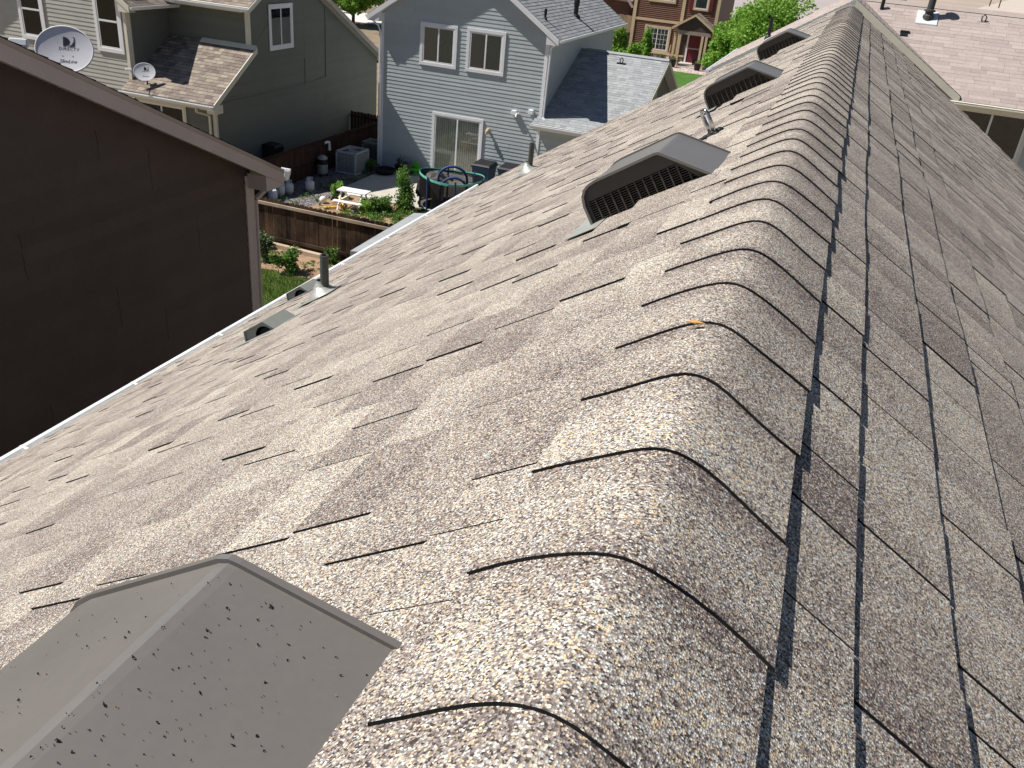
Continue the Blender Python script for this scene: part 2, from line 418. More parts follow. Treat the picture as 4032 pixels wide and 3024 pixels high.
def window(parent, F, u0, u1, v0, v1, style, trim=.11, trimmat='white', framemat='white', n=.02):
    """window set on a wall: casing (the part) with sash bars, panes and what hangs behind them (sub-parts)"""
    c = MB()
    c.fbox(F, u0, u1, v1-trim, v1, n, n+.03); c.fbox(F, u0, u1, v0, v0+trim, n, n+.03)
    c.fbox(F, u0, u0+trim, v0+trim, v1-trim, n, n+.028); c.fbox(F, u1-trim, u1, v0+trim, v1-trim, n, n+.028)
    w = build('window', c, M[trimmat], parent, bevel=.004)
    a0, a1, b0, b1 = u0+trim, u1-trim, v0+trim, v1-trim; fw_ = .055
    s = MB()
    for q in ((a0, a1, b1-fw_, b1), (a0, a1, b0, b0+fw_), (a0, a0+fw_, b0+fw_, b1-fw_), (a1-fw_, a1, b0+fw_, b1-fw_)): s.fbox(F, *q, n, n+.018)
    um = (a0+a1)/2; vm = (b0+b1)/2
    if style in ('slider', 'door', 'grid', 'darkslider'): s.fbox(F, um-.028, um+.028, b0+fw_, b1-fw_, n, n+.022)
    if style == 'hung': s.fbox(F, a0+fw_, a1-fw_, vm-.03, vm+.03, n, n+.022)
    build('sash', s, M[framemat], w, bevel=.003)
    build('backing', MB().fbox(F, a0, a1, b0, b1, n-.004, n+.001), M['room'], w)
    x = MB(); g = MB()
    if style == 'slider':
        x.fbox(F, a0+fw_, um-.028, b0+fw_, b1-fw_, n+.002, n+.006)
        build('screen', x, M['screen'], w)
        vv = b0+fw_; bl = MB()
        while vv < b1-fw_-.02:
            bl.hexa([F(um+.03, vv, n+.003), F(a1-fw_, vv, n+.003), F(a1-fw_, vv, n+.012), F(um+.03, vv, n+.012), F(um+.03, vv+.035, n+.003), F(a1-fw_, vv+.035, n+.003), F(a1-fw_, vv+.035, n+.006), F(um+.03, vv+.035, n+.006)])
            vv += .04
        build('blind', bl, M['blind'], w)
    elif style == 'hung':
        x.fbox(F, a0+fw_, a1-fw_, b0+fw_, vm-.03, n+.002, n+.006)
        x.fbox(F, a0+fw_, a1-fw_, (b0+vm)/2-.01, (b0+vm)/2+.01, n+.006, n+.008)
        build('screen', x, M['screen'], w)
    elif style == 'door':
        vb = MB(); uu = a0+fw_
        while uu < a1-fw_-.05:
            dw = .085; z_ = rnd(0, .006)
            vb.fbox(F, uu, uu+dw-.012, b0+fw_, b1-fw_, n+.002, n+.006+z_); uu += dw
        build('vertical_blind', vb, M['curtain'], w)
    elif style == 'grid':
        build('drape', MB().fbox(F, a0+fw_, a1-fw_, b0+fw_, b1-fw_, n+.002, n+.005), M['screen'], w)
        for k in range(1, 3): 
            for (p0, p1) in ((a0+fw_, um-.028), (um+.028, a1-fw_)):
                uq = p0+(p1-p0)*k/3; g.fbox(F, uq-.01, uq+.01, b0+fw_, b1-fw_, n+.012, n+.02)
        for k in range(1, 4):
            vq = b0+fw_+(b1-b0-2*fw_)*k/4
            g.fbox(F, a0+fw_, um-.028, vq-.01, vq+.01, n+.012, n+.019); g.fbox(F, um+.028, a1-fw_, vq-.01, vq+.01, n+.012, n+.019)
        build('muntin', g, M[framemat], w)
    gl = n+.014
    if style == 'hung': panes = ((a0+fw_, a1-fw_, b0+fw_, vm-.03), (a0+fw_, a1-fw_, vm+.03, b1-fw_))
    else: panes = ((a0+fw_, um-.028, b0+fw_, b1-fw_), (um+.028, a1-fw_, b0+fw_, b1-fw_))
    for q in panes: build('pane', MB().fbox(F, *q, gl, gl+.002), M['glass'], w)
    return w

def gutter_mb(a, b, out, w=.12, h=.11):
    """open trough from a to b (top back edge), 'out' = horizontal unit vector away from the house"""
    a = Vector(a); b = Vector(b); out = Vector(out); z = Vector((0, 0, 1)); mb = MB(); t = .006
    prof = [(0, 0), (0, -h), (w*.62, -h), (w*.92, -h*.45), (w, -.02), (w, .004), (w-.026, .004), (w-.026, -.010), (w-t*1.6, -.020), (w*.88, -h*.45+t), (w*.6, -h+t), (t, -h+t), (t, 0)]
    A = [a+out*x+z*y for x, y in prof]
    mb.prism(A, b-a)
    mb.prism([a+out*x+z*y for x, y in [(.001, -.003), (.001, -h+.001), (w*.6, -h+.001), (w*.9, -h*.45), (w-.008, -.02)]], (b-a).normalized()*.004)
    mb.prism([b+out*x+z*y for x, y in [(.001, -.003), (.001, -h+.001), (w*.6, -h+.001), (w*.9, -h*.45), (w-.008, -.02)]], (a-b).normalized()*.004)
    return mb

# ------------------------------------------------------------------ ground
def sheet(name, pts, mat, kind='structure', thick=0):
    mb = MB()
    if thick: mb.prism([(x, y, z-thick) for x, y, z in pts], (0, 0, thick))
    else: mb.face(pts)
    o = build(name, mb, mat, None, pts[0], fix=bool(thick)); o['kind'] = kind; return o
G = -8.65; GF = -7.95
gm = MB()
ys = [(-60, G), (44, G), (57, GF), (75, GF), (1200, GF)]
for (a, za), (b, zb) in zip(ys, ys[1:]): gm.face([(-700, a, za), (700, a, za), (700, b, zb), (-700, b, zb)])
o = build('ground', gm, groundmat('yard_ground', [(.13, .12, .06), (.24, .19, .13), (.33, .26, .19)], 1.1, 25, .5), None, (0, 0, G), fix=False); o['kind'] = 'structure'
sheet('sandy_field', [(-700, 76, GF+.03), (700, 76, GF+.03), (700, 1150, GF+.03), (-700, 1150, GF+.03)], M['sand'])
sheet('lawn', [(-16.6, 6, G+.004), (-4, 6, G+.004), (-4, 18.5, G+.004), (-16.6, 18.5, G+.004)], M['soil'])
# uneven bare-earth bed along the fence
bed = MB(); nx, ny = 22, 10
def bz(x, y): return G+.012+.05*max(0, math.sin(x*3.1+y*2.3)*.5+.5)*max(0, math.sin((y-18.2)/1.6*math.pi))
P_ = [[(-16.2+i*(7.0/nx), 18.2+j*(1.6/ny)+(.12*math.sin(i*1.9) if j == 0 else 0), 0) for j in range(ny+1)] for i in range(nx+1)]
for i in range(nx):
    for j in range(ny):
        bed.face([(x, y, bz(x, y)) for x, y, _ in (P_[i][j], P_[i+1][j], P_[i+1][j+1], P_[i][j+1])])
o = build('dirt_bed', bed, M['dirt'], None, (-13, 19, G), smooth=False, fix=False); o['kind'] = 'structure'
sheet('rock_yard', [(-16.9, 20, G+.006), (-14.75, 20, G+.006), (-14.95, 25.4, G+.006), (-15.2, 29.5, G+.006), (-16.9, 31.9, G+.006)], M['rock'])
sheet('yard_dirt', [(-14.9, 20, G+.010), (-7, 20, G+.010), (-7, 25.6, G+.010), (-14.98, 25.6, G+.010)], M['dirt'])
sheet('patio', [(-15.2, 25.45, G+.055), (-9.2, 25.45, G+.055), (-9.2, 29.5, G+.055), (-15.2, 29.5, G+.055)], M['concrete'], thick=.12)
sheet('side_path', [(-18.4, 29, G+.006), (-16.9, 29, G+.006), (-16.9, 40, G+.006), (-18.4, 40, G+.006)], M['rock'])
flm = MB()
for (a, za), (b, zb) in zip(((44.5, -8.60), (57, -7.92), (62, -7.92)), ((57, -7.92), (62, -7.92))): flm.face([(-12.6, a, za), (-4, a, za), (-4, b, zb), (-12.6, b, zb)])
o = build('front_lawn', flm, M['lawn'], None, (-8, 53, -8.1), fix=False); o['kind'] = 'structure'
sheet('gravel_bed', [(-15.0, 62.0, GF+.02), (-7.5, 62.0, GF+.02), (-7.5, 65.9, GF+.03), (-15.0, 65.9, GF+.03)], M['pinkgravel'])
sheet('driveway', [(-44, 64.5, GF+.02), (-33.4, 64.5, GF+.02), (-33.4, 71, GF+.02), (-44, 71, GF+.02)], M['conc_far'])
sheet('mulch_bed', [(-44, 50, -8.2), (-24, 50, -8.2), (-24, 64.5, GF+.03), (-44, 64.5, GF+.03)], M['mulch'])
sheet('road', [(-60, 118, GF+.06), (4, 118, GF+.06), (4, 215, GF+.06), (-60, 215, GF+.06)], M['road'])
sheet('dirt_track', [(24, 230, GF+.06), (60, 230, GF+.06), (120, 420, GF+.06), (60, 420, GF+.06)], groundmat('track_dirt', [(.46, .40, .35), (.55, .48, .42)], .05, 3, .2))

# ------------------------------------------------------------------ our house and its roof
XR, HR, PT = -.07, -.42, .66
KK = math.sqrt(1+PT*PT)
DL = Vector((-1, 0, -PT))/KK; DR = Vector((1, 0, -PT))/KK
NL = Vector((-PT, 0, 1))/KK; NR = Vector((PT, 0, 1))/KK
R0 = Vector((XR, 0, HR)); AY = Vector((0, 1, 0)); SE = 4.70
house = thing('house', 'house whose tan shingled ridge and two slopes fill the foreground', 'house', (XR, 4, G))
YN = -2.4
endL = lambda s: 10.02+.075*s
endR = lambda s: 9.72-.06*s
wallm = MB().box(-3.5, 3.36, -2.1, 9.5, G, -2.95)
build('wall', wallm, M['housewall'], house)
deck = MB()
for D_, Nn, en in ((DL, NL, endL), (DR, NR, endR)):
    A = R0+Nn*-.004
    B0 = A+D_*.075
    q = [B0+AY*YN, A+D_*SE+AY*YN, A+D_*SE+AY*(en(SE)-.01), B0+AY*(en(.13)-.01)]
    deck.prism(q, -Nn*.16)
roof = build('roof', deck, [M['asphalt']], house)
tabs = roof_tabs(R0, DL, AY, NL, YN, 12, .241, SE+.01, wobble=wob, ends=endL, soft=True, thick=(0, .0045), wlo=.11, whi=.26, spread=.24) + roof_tabs(R0, DR, AY, NR, YN, 12, .234, SE+.01, e=.1455, wobble=wob, ends=endR, soft=1.6, lip=.0105, wlo=.07, whi=.19, gap=.0013, thick=(0, .003), mean=.56, spread=.27)
def vis(c):
    z = c.dot(fw)
    if z < .1: return 0
    x = c.dot(rt2)/z*3408; y = c.dot(up2)/z*3408
    if abs(x) > 2050 or abs(y) > 1550: return 0
    return 1/(z*z)
def sidev(c): 
    n = NL if c.x < XR else NR
    return max(.05, (-c).normalized().dot(n))
order = sorted(range(len(tabs)), key=lambda i: -vis(tabs[i][2])*sidev(tabs[i][2]))
near = set(order[:292])
rest = MB()
for i, (p, t, c) in enumerate(tabs):
    if i in near: build('shingle', MB().hexa(p, 0, t, TOPMS), [M['shingle'], M['asphalt']], roof, fix=False)
    else: rest.hexa(p, 0, t, TOPMS)
build('shingle_courses', rest, [M['shingle'], M['asphalt']], roof, fix=False, kind='stuff')

# ridge caps, each bent over the crest and lapped onto the next one nearer to us
RC = .026
def capz(x): return HR-PT*(math.sqrt(x*x+RC*RC)-.35*RC)
xs_ = [-1, -.8, -.6, -.42, -.28, -.17, -.08, 0, .08, .17, .28, .42, .6, .8, 1]
def cap_pt(x, d, y, w):
    g = PT*x/math.sqrt(x*x+RC*RC); n = Vector((g, 0, 1)).normalized()
    return Vector((XR+x, y, capz(x)))+n*(d+w)
y = .359-.1662*17
while y < 9.72:
    wl = .119+rnd(-.004, .004); wr = .119+rnd(-.003, .002); sk = rnd(-.005, .005); sh = rnd(-.002, .002)
    X_ = [sh+(q*wr if q > 0 else q*wl) for q in xs_]
    rows = []
    for f_, d in ((0, .0122), (.12, .0118), (.5, .0104), (1.0, .0082)):
        yy = y+.186*f_
        rows.append([cap_pt(x, d+.003*max(0, x/.13-.45)**1.5*1.6, yy+sk*x/.13+(.004*math.sin(x*40+y*9) if f_ == 0 else 0), wob(abs(x), yy)*.6) for x in X_])
    base = [cap_pt(x, .0084+.003*max(0, x/.13-.45)**1.5*1.6, y+sk*x/.13+.004*math.sin(x*40+y*9), wob(abs(x), y)*.6) for x in X_]
    mb = MB(); n = len(X_); t = min(1, max(0, random.gauss(.62, .2)))
    for r, dt in zip(rows, (-.45, -.02, .12, -.75)):
        for p in r: mb.pt[len(mb.v)] = t+dt+rnd(-.06, .06); mb.v.append(tuple(p))
    for a in range(3):
        for b in range(n-1): mb.f.append((a*n+b, a*n+b+1, (a+1)*n+b+1, (a+1)*n+b)); mb.m.append(0); mb.t.append(t)
    for b in range(n-1): mb.face([base[b], base[b+1], rows[0][b+1], rows[0][b]], 1)
    for e_, o2 in ((0, 1), (n-1, -1)):
        lo = [p-Vector((0, 0, .0042)) for p in (r[e_] for r in rows)]
        for a in range(3): mb.face([rows[a][e_], rows[a+1][e_], lo[a+1], lo[a]], 1)
    c = build('ridge_cap', mb, [M['shingle'], M['asphalt']], roof, fix=False)
    for pl in c.data.polygons: pl.use_smooth = pl.material_index == 0
    y += .1662+rnd(-.003, .003)
# eave gutter and boards
EV = R0+DL*SE
gx, gz = EV.x+.012, EV.z-.035
build('fascia', MB().box(gx+.001, gx+.03, YN, endL(SE)-.02, gz-.17, gz+.0), M['white'], house)
gut = build('gutter', gutter_mb((gx, YN, gz), (gx, endL(SE)+.02, gz), (-1, 0, 0), .118, .11), M['white_gutter'], house)
for yy in [.4+.93*k for k in range(11)]:
    build('gutter_hanger', MB().bar((gx-.004, yy, gz+.006), (gx-.112, yy+.012, gz+.009), .02, .004), M['white_gutter'], gut)
ER = R0+DR*SE
build('gutter', gutter_mb((ER.x-.012, YN, gz), (ER.x-.012, endR(SE), gz), (1, 0, 0), .125, .11), M['white_gutter'], house)
for D_, Nn, en in ((DL, NL, endL), (DR, NR, endR)):
    q = [R0+Nn*-.02+AY*en(0), R0+D_*(SE-.02)+Nn*-.02+AY*en(SE)]
    build('rake_board', MB().hexa([q[0]-Nn*.16, q[1]-Nn*.16, q[1]-Nn*.16-AY*.03, q[0]-Nn*.16-AY*.03, q[0], q[1], q[1]-AY*.03, q[0]-AY*.03]), M['white'], house)
# small grey lean-to roof of the bump-out under the gutter
bay = MB().hexa([(-3.5, 8.12, -3.36), (-4.62, 8.05, -3.42), (-4.66, 9.72, -3.42), (-3.5, 9.98, -3.36), (-3.5, 8.12, -3.26), (-4.62, 8.05, -3.36), (-4.66, 9.72, -3.36), (-3.5, 9.98, -3.26)])
build('bay_roof', bay, M['shingle_grey'], house)
build('bay_wall', MB().box(-4.5, -3.556, 8.2, 9.6, G, -3.43), M['housewall'], house)

# ------------------------------------------------------------------ box vents on our roof
def SP(s, d, y): return R0+DL*s+NL*(d+wob(s, y)*.0)+AY*y
def offset_in(prof, t):
    out = []
    for i, (a, b) in enumerate(prof):
        p0 = prof[max(0, i-1)]; p1 = prof[min(len(prof)-1, i+1)]
        dx, dy = p1[0]-p0[0], p1[1]-p0[1]; l = math.hypot(dx, dy); out.append((a+dy/l*t, b-dx/l*t))
    return out
VPROF = [(0, .004), (.105, .110), (.112, .116), (.122, .1185), (.30, .1185), (.322, .1155), (.340, .107), (.352, .092), (.359, .066), (.361, .004)]
def box_vent(s0, yf, label, group):
    o_ = SP(s0+.18, 0, yf+.15)
    r = thing('roof_vent', label, 'roof vent', o_, group)
    yb = yf+.30
    ring = lambda prof, t: prof+offset_in(prof, t)[::-1]
    hd = MB().prism([SP(s0+a, b, yf) for a, b in ring(VPROF, .0035)], AY*.2935)
    hood = build('hood', hd, M['vent'], r)
    outer = [(a, b) for a, b in VPROF]
    rim = offset_in(VPROF, -.0045)
    seam = MB().prism([SP(s0+a, b, yb-.007) for a, b in rim+offset_in(VPROF, .002)[::-1]], AY*.007)
    build('rim', seam, M['vent'], hood); seam = MB()
    seam.prism([SP(s0+a, b, yf-.006) for a, b in offset_in(VPROF, -.003)+offset_in(VPROF, .004)[::-1]], AY*.006)
    build('rim', seam, M['vent'], hood)
    pan = [(.006, .004)]+offset_in(VPROF, .0045)[1:-1]+[(.3555, .004), (.348, .004), (.3465, .072), (.084, .071), (.033, .006)]
    pnl = build('end_panel', MB().prism([SP(s0+a, b, yf+.006) for a, b in pan], AY*.004), M['ventdark'], r)
    build('end_panel', MB().prism([SP(s0+a, b, yb-.03) for a, b in [(.008, .004)]+offset_in(VPROF, .005)[1:-1]+[(.354, .004)]], AY*.004), M['ventdark'], r)
    build('throat', MB().prism([SP(s0+a, b, yf+.034) for a, b in [(.012, .004)]+offset_in(VPROF, .007)[1:-1]+[(.352, .004)]], AY*.004), M['black'], r)
    dm = lambda s: .071 if s > .084 else max(.006, .006+(s-.033)/.051*.065)
    for k in range(12):
        s = .0585+.0243*k
        build('rib', MB().prism([SP(s0+s-.002, .004, yf+.004), SP(s0+s+.002, .004, yf+.004), SP(s0+s+.002, dm(s+.002), yf+.004), SP(s0+s-.002, dm(s-.002), yf+.004)], AY*.006), M['ventdark'], pnl)
    gb = MB()
    for j in range(10):
        d = .0085+.0064*j; sl = .033+max(0, d-.006)/.065*.051
        gb.prism([SP(s0+sl, d, yf+.010), SP(s0+.347, d, yf+.010), SP(s0+.347, d+.0019, yf+.008), SP(s0+sl, d+.0019, yf+.008)], AY*.003)
    build('grille', gb, M['grille'], pnl, kind='stuff')
    fl = MB().prism([SP(s0+.32, .0105, yf-.085), SP(s0+.425, .0105, yf-.075), SP(s0+.425, .0105, yb+.05), SP(s0+.32, .0105, yb+.05)], NL*.0018)
    build('flange', fl, M['metal'], r)
    return r, o_
VG = 'box vents along the ridge'
v1, vo1 = box_vent(.174, .160, 'nearest brown roof vent hood, sprinkled with black grit, below the ridge caps', VG)
for s0, yf, lab in ((.209, 2.30, 'second roof vent hood up the ridge, in front of the steel ring'), (.241, 4.56, 'third roof vent hood up the ridge, just behind the steel ring'), (.258, 7.08, 'farthest and smallest roof vent hood, near the end of the ridge')):
    dup(v1, SP(s0+.18, 0, yf+.15), lab, VG)
# grit on the nearest hood
gr = MB()
for k in range(300):
    u = random.random(); sl = (u**.45)*.112 if k % 5 else rnd(.125, .29)
    u2 = rnd(.16, .44)
    if k % 5: f = 1-sl/.112 if random.random() < .75 else random.random(); sl = .112*(1-f) if random.random() < .5 else sl
    if sl < .112: a, b = sl, .004+sl/.112*.113
    else: a, b = sl, .119
    w = rnd(.0005, .0014)*(1.5 if random.random() < .12 else 1); c = SP(.174+a, b+.001, u2)
    q = [c+Vector((rnd(-1, 1), rnd(-1, 1), rnd(-.4, .4)))*w for _ in range(4)]+[c+NL*w*1.2+Vector((rnd(-.5, .5), rnd(-.5, .5), 0))*w]
    for f_ in ((0, 1, 4), (1, 2, 4), (2, 3, 4), (3, 0, 4)): gr.face([q[i] for i in f_], 0 if random.random() < .93 else 1)
o = build('grit', gr, [M['asphalt'], M['twig']], None, SP(.24, .06, .3), fix=False); o['kind'] = 'stuff'
o['label'] = 'black shingle grit scattered on the nearest vent hood'; o['category'] = 'grit'

# low exhaust hoods near the eave
def exhaust(s0, yf, label):
    r = thing('exhaust_hood', label, 'exhaust vent', SP(s0+.11, 0, yf+.1), 'low exhaust hoods by the gutter')
    pr = [(0, .006), (.055, .072), (.205, .066), (.232, .006)]
    build('hood', MB().prism([SP(s0+a, b, yf) for a, b in pr+offset_in(pr, .003)[::-1]], AY*.2), M['greypaint'], r)
    arc = [(.155-.0575*(1-math.cos(math.pi*k/8)), .006+.046*math.sin(math.pi*k/8)) for k in range(9)]
    build('face_panel', MB().prism([SP(s0+a, b, yf+.012) for a, b in [(.004, .006)]+offset_in(pr, .004)[1:-1]+[(.228, .006)]+arc], AY*.004), M['greypaint'], r)
    build('throat', MB().prism([SP(s0+a, b, yf+.06) for a, b in [(.006, .006), (.056, .066), (.204, .06), (.226, .006)]], AY*.004), M['black'], r)
    build('damper', MB().prism([SP(s0+.05, .01, yf+.03), SP(s0+.15, .01, yf+.03), SP(s0+.14, .035, yf+.055), SP(s0+.06, .035, yf+.055)], AY*.003), M['pipe'], r)
    build('flange', MB().prism([SP(s0-.02, .0105, yf-.06), SP(s0+.30, .0105, yf-.06), SP(s0+.30, .0105, yf+.25), SP(s0-.02, .0105, yf+.25)], NL*.0015), M['metal'], r)
exhaust(2.85, 3.5, 'low exhaust hood nearer to us beside the white gutter')
exhaust(3.945, 5.25, 'low exhaust hood partly behind the nearer upright pipe')

def vent_pipe(s, y, rad, ht, label):
    b0 = SP(s, 0, y)
    r = thing('vent_pipe', label, 'vent pipe', b0, 'plumbing pipes through our roof')
    top = b0+Vector((0, 0, ht))
    mb = MB().lathe(b0, [(rad, -.05), (rad, ht), (rad*.72, ht), (rad*.72, ht-.12)], 20)
    build('pipe', mb, M['pipe'], r, smooth=False, fix=False)
    bt = MB(); seg = 24; rings = []
    for f, rr, lift in ((0, .098, .012), (.12, .09, .022), (.35, .072, .038), (.7, .045, .066), (1, rad+.006, .086), (1.05, rad+.001, .102)):
        ring = []
        for j in range(seg):
            a = 2*math.pi*j/seg; e1 = DL*math.cos(a)+AY*math.sin(a); e2 = Vector((math.cos(a)*-1, math.sin(a), 0))
            base = b0+NL*lift*(1-f*.5)+Vector((0, 0, lift*f*.5)); ring.append(base+(e1*(1-min(1, f))+e2*min(1, f))*rr)
        rings.append(ring)
    for A, B in zip(rings, rings[1:]):
        for j in range(seg): bt.face([A[j], A[(j+1) % seg], B[(j+1) % seg], B[j]])
    bo = build('boot', bt, M['metal'], r, fix=False)
    build('flange', MB().prism([SP(s-.13, .0108, y-.13), SP(s+.19, .0108, y-.13), SP(s+.19, .0108, y+.13), SP(s-.13, .0108, y+.13)], NL*.0015), M['metal'], r)
# shingles lapped against the feet of the hoods
for s0, yf in ((.209, 2.30), (.241, 4.56), (.258, 7.08)):
    build('shingle', MB().hexa([SP(s0+.215, .002, yf-.24), SP(s0+.213, .002, yf+.004), SP(s0-.02, .002, yf+.004), SP(s0-.02, .002, yf-.24), SP(s0+.215, .013, yf-.24), SP(s0+.213, .021, yf+.004), SP(s0-.02, .010, yf+.004), SP(s0-.02, .006, yf-.24)], 0, .5, TOPMS), [M['shingle'], M['asphalt']], roof, fix=False)

vent_pipe(3.10, 4.32, .0265, .262, 'upright dark pipe with metal boot beside the white gutter')
vent_pipe(2.82, 7.42, .0235, .262, 'upright dark pipe with metal boot in front of the blue wall')

# steel ring anchor
r = thing('roof_anchor', 'polished steel ring anchor stuck in black tar between two vent hoods', 'anchor', SP(.372, 0, 3.29))
def ring_pt(a, d): 
    v = AY*a*math.cos(.75)+DL*a*math.sin(.75); return SP(.372, d, 3.29)+v
path = [ring_pt(-.012, .012), ring_pt(-.017, .05)]+[ring_pt(-.019*math.cos(math.pi*k/8), .082+.021*math.sin(math.pi*k/8)) for k in range(9)]+[ring_pt(.017, .05), ring_pt(.012, .012)]
build('ring', MB().tube(path, [.008]*2+[.0066]*9+[.008]*2, 10), M['steel'], r, smooth=True)
build('plate', MB().prism([ring_pt(-.016, .004), ring_pt(.016, .004), ring_pt(.013, .042), ring_pt(-.013, .042)], DL*.004), M['steel'], r)
tb = MB()
for (a, b, q) in ((0, 0, .02), (.012, -.02, .014), (-.02, .02, .016), (.03, -.002, .012), (-.005, .012, .017), (.045, -.006, .008), (-.016, -.03, .011)):
    tb.lathe(SP(.372+a, .007, 3.29+b), [(q*1.3, 0), (q*1.1, q*.6), (q*.5, q*1.0), (0.0003, q*1.05)], 9, NL)
build('tar_blob', tb, M['tar'], r, smooth=True)
# a dry leaf lying on a cap
lf = cap_pt(-.02, .016, 1.02, 0)
o = build('dry_leaf', MB().hexa([lf+Vector(q) for q in ((-.012, 0, 0), (.0, -.003, .001), (.012, .004, 0), (0, .005, .001), (-.012, 0, .001), (0, -.003, .003), (.012, .004, .001), (0, .005, .003))]), M['twig'], None, lf)
tag(o, 'tiny orange dry leaf caught on a ridge cap', 'leaf')

# ------------------------------------------------------------------ neighbouring houses
def slope_roof(parent, name, a, b, c, d, mat, thick=.14, tabs_=True, e=.143, wlo=.18, whi=.34, edge='asphalt', under='white', spread=.34, lip=.010):
    """a,b along the eave, d,c along the top; slab with laid tabs on it (one joined part: too small to pick apart)"""
    a, b, c, d = (Vector(q) for q in (a, b, c, d))
    n = (b-a).cross(d-a).normalized()
    if n.z < 0: n = -n
    slab = MB().hexa([a-n*thick, b-n*thick, c-n*thick, d-n*thick, a-n*.004, b-n*.004, c-n*.004, d-n*.004])
    rf = build(name, slab, [M[under]], parent)
    al = (b-a).normalized(); Ln = (b-a).length; dn_ = ((a-d)-al*(a-d).dot(al)); H_ = dn_.length; dn_.normalize()
    sk0 = (d-a).dot(al); sk1 = (c-b).dot(al)
    mb = MB(); s = e
    while s < H_+e*.5:
        s_ = min(s, H_+.01); f = 1-(s_-e/2)/H_
        y0 = sk0*f; y1 = Ln+sk1*f
        yy = y0-rnd(0, .3)
        while yy < y1:
            y2 = min(yy+rnd(wlo, whi), y1); ya = max(yy, y0)
            if y2-ya > .02:
                t = min(1, max(0, random.gauss(.5, spread))); th = rnd(0, .004)
                O = d-al*sk0
                P = lambda ss, y, h: O+dn_*ss+al*y+n*h
                mb.hexa([P(s_, ya+.002, 0), P(s_, y2-.002, 0), P(s_-e-.01, y2-.002, 0), P(s_-e-.01, ya+.002, 0), P(s_, ya+.002, lip+th), P(s_, y2-.002, lip+th), P(s_-e-.01, y2-.002, .003), P(s_-e-.01, ya+.002, .003)], 0, t, TOPMS)
            yy = y2
        s += e
    build('shingle_courses', mb, [mat, M['asphalt']], rf, fix=False, kind='stuff')
    return rf
def downspout(parent, pts, mat='white', w=.07):
    mb = MB()
    for p, q in zip(pts, pts[1:]): mb.bar(p, q, w, w*.75)
    return build('downspout', mb, M[mat], parent, bevel=.004)
def gable_block(name_root, xl, xr, yw, pitch, apz, ov_f, ov_s, yback, sidemat, trimmat, roofmat, fz=.17, split=None, vmin=G, siding_to=None, wall_in='greenshade', boards=True, holes=None):
    """front-gabled two-storey block: ridge along Y, rear/front wall at yw facing the camera"""
    r = name_root; xm = (xl+xr)/2
    top = lambda x: apz-pitch*abs(x-xm)
    core = [(xl, yw, vmin), (xr, yw, vmin), (xr, yw, top(xr)-.16), (xm, yw, apz-.16), (xl, yw, top(xl)-.16)]
    wl = build('wall', MB().prism(core, (0, yback-yw, 0)), M[wall_in], r)
    F = frame((0, yw, 0), (1, 0, 0), (0, 0, 1), (0, -1, 0))
    if boards:
        lim = lambda v: (max(xl+.07, xm-(apz-.20-v)/pitch), min(xr-.07, xm+(apz-.20-v)/pitch))
        siding(wl, F, lim, siding_to if siding_to is not None else vmin, apz-.2, sidemat, split=split)
    for x0, x1 in ((xl-.02, xl+.08), (xr-.08, xr+.02)):
        build('corner_board', MB().box(x0, x1, yw-.03, yw+.10, vmin, top(x0 if x0 < xm else x1)-.2), M[trimmat], r, bevel=.004)
    exl, exr = xl-ov_s, xr+ov_s
    for sx, ex in ((-1, exl), (1, exr)):
        a = (ex, yw-ov_f, top(ex)); d = (xm, yw-ov_f, apz); c_ = (xm, yback, apz); b_ = (ex, yback, top(ex))
        slope_roof(r, 'roof', a, b_, c_, d, roofmat, under=trimmat)
        rk = [Vector((ex-sx*.0, yw-ov_f-.025, top(ex)-fz-.02)), Vector((xm, yw-ov_f-.025, apz-fz-.02)), Vector((xm, yw-ov_f-.025, apz-.012)), Vector((ex, yw-ov_f-.025, top(ex)-.012))]
        build('rake_board', MB().prism(rk, (0, .024, 0)), M[trimmat], r)
        gx_ = ex-sx*.005
        build('gutter', gutter_mb((gx_, yw-ov_f, top(ex)-.03), (gx_, yback, top(ex)-.03), (sx, 0, 0), .10, .10), M['white_gutter'], r)
        # boxed eave return
        build('eave_return', MB().prism([(ex, yw-ov_f-.002, top(ex)-fz-.03), (xl if sx < 0 else xr, yw-ov_f-.002, top(ex)-fz-.03), (xl if sx < 0 else xr, yw-ov_f-.002, top(xl)-.17)], (0, ov_f, 0)), M[trimmat], r)
    return wl, F

# --- blue-grey house straight behind the yards
blue = thing('house', 'blue grey two-storey house with white trim and two upper windows over a glass door', 'house', (-12.5, 32, G))
B_ap = -.93
bw, BF = gable_block(blue, -15.63, -9.40, 29.5,   .66, B_ap, .28, .44, 38.4, M['bluesiding'], 'white', M['shingle_grey'], split=[-13.3, -11.0, -14.4, -10.5], siding_to=G+.12, wall_in='bluesiding')
window(blue, BF, -14.12, -12.70, -4.73, -3.31, 'slider')
window(blue, BF, -12.34, -10.91, -4.73, -3.30, 'slider')
window(blue, BF, -13.52, -11.52, -8.54, -6.28, 'door', trim=.10)
build('door_sill', MB().box(-13.55, -11.5, 29.36, 29.5, G+.0, -8.53), M['concrete'], blue)
downspout(blue, [(-9.0, 29.25, -3.38), (-9.12, 29.3, -3.48), (-9.28, 29.45, -3.58), (-9.31, 29.45, -5.86), (-9.22, 29.38, -5.95)])
downspout(blue, [(-16.05, 29.25, -3.36), (-15.75, 29.42, -3.62), (-15.69, 29.45, -3.8), (-15.69, 29.45, G+.1)])
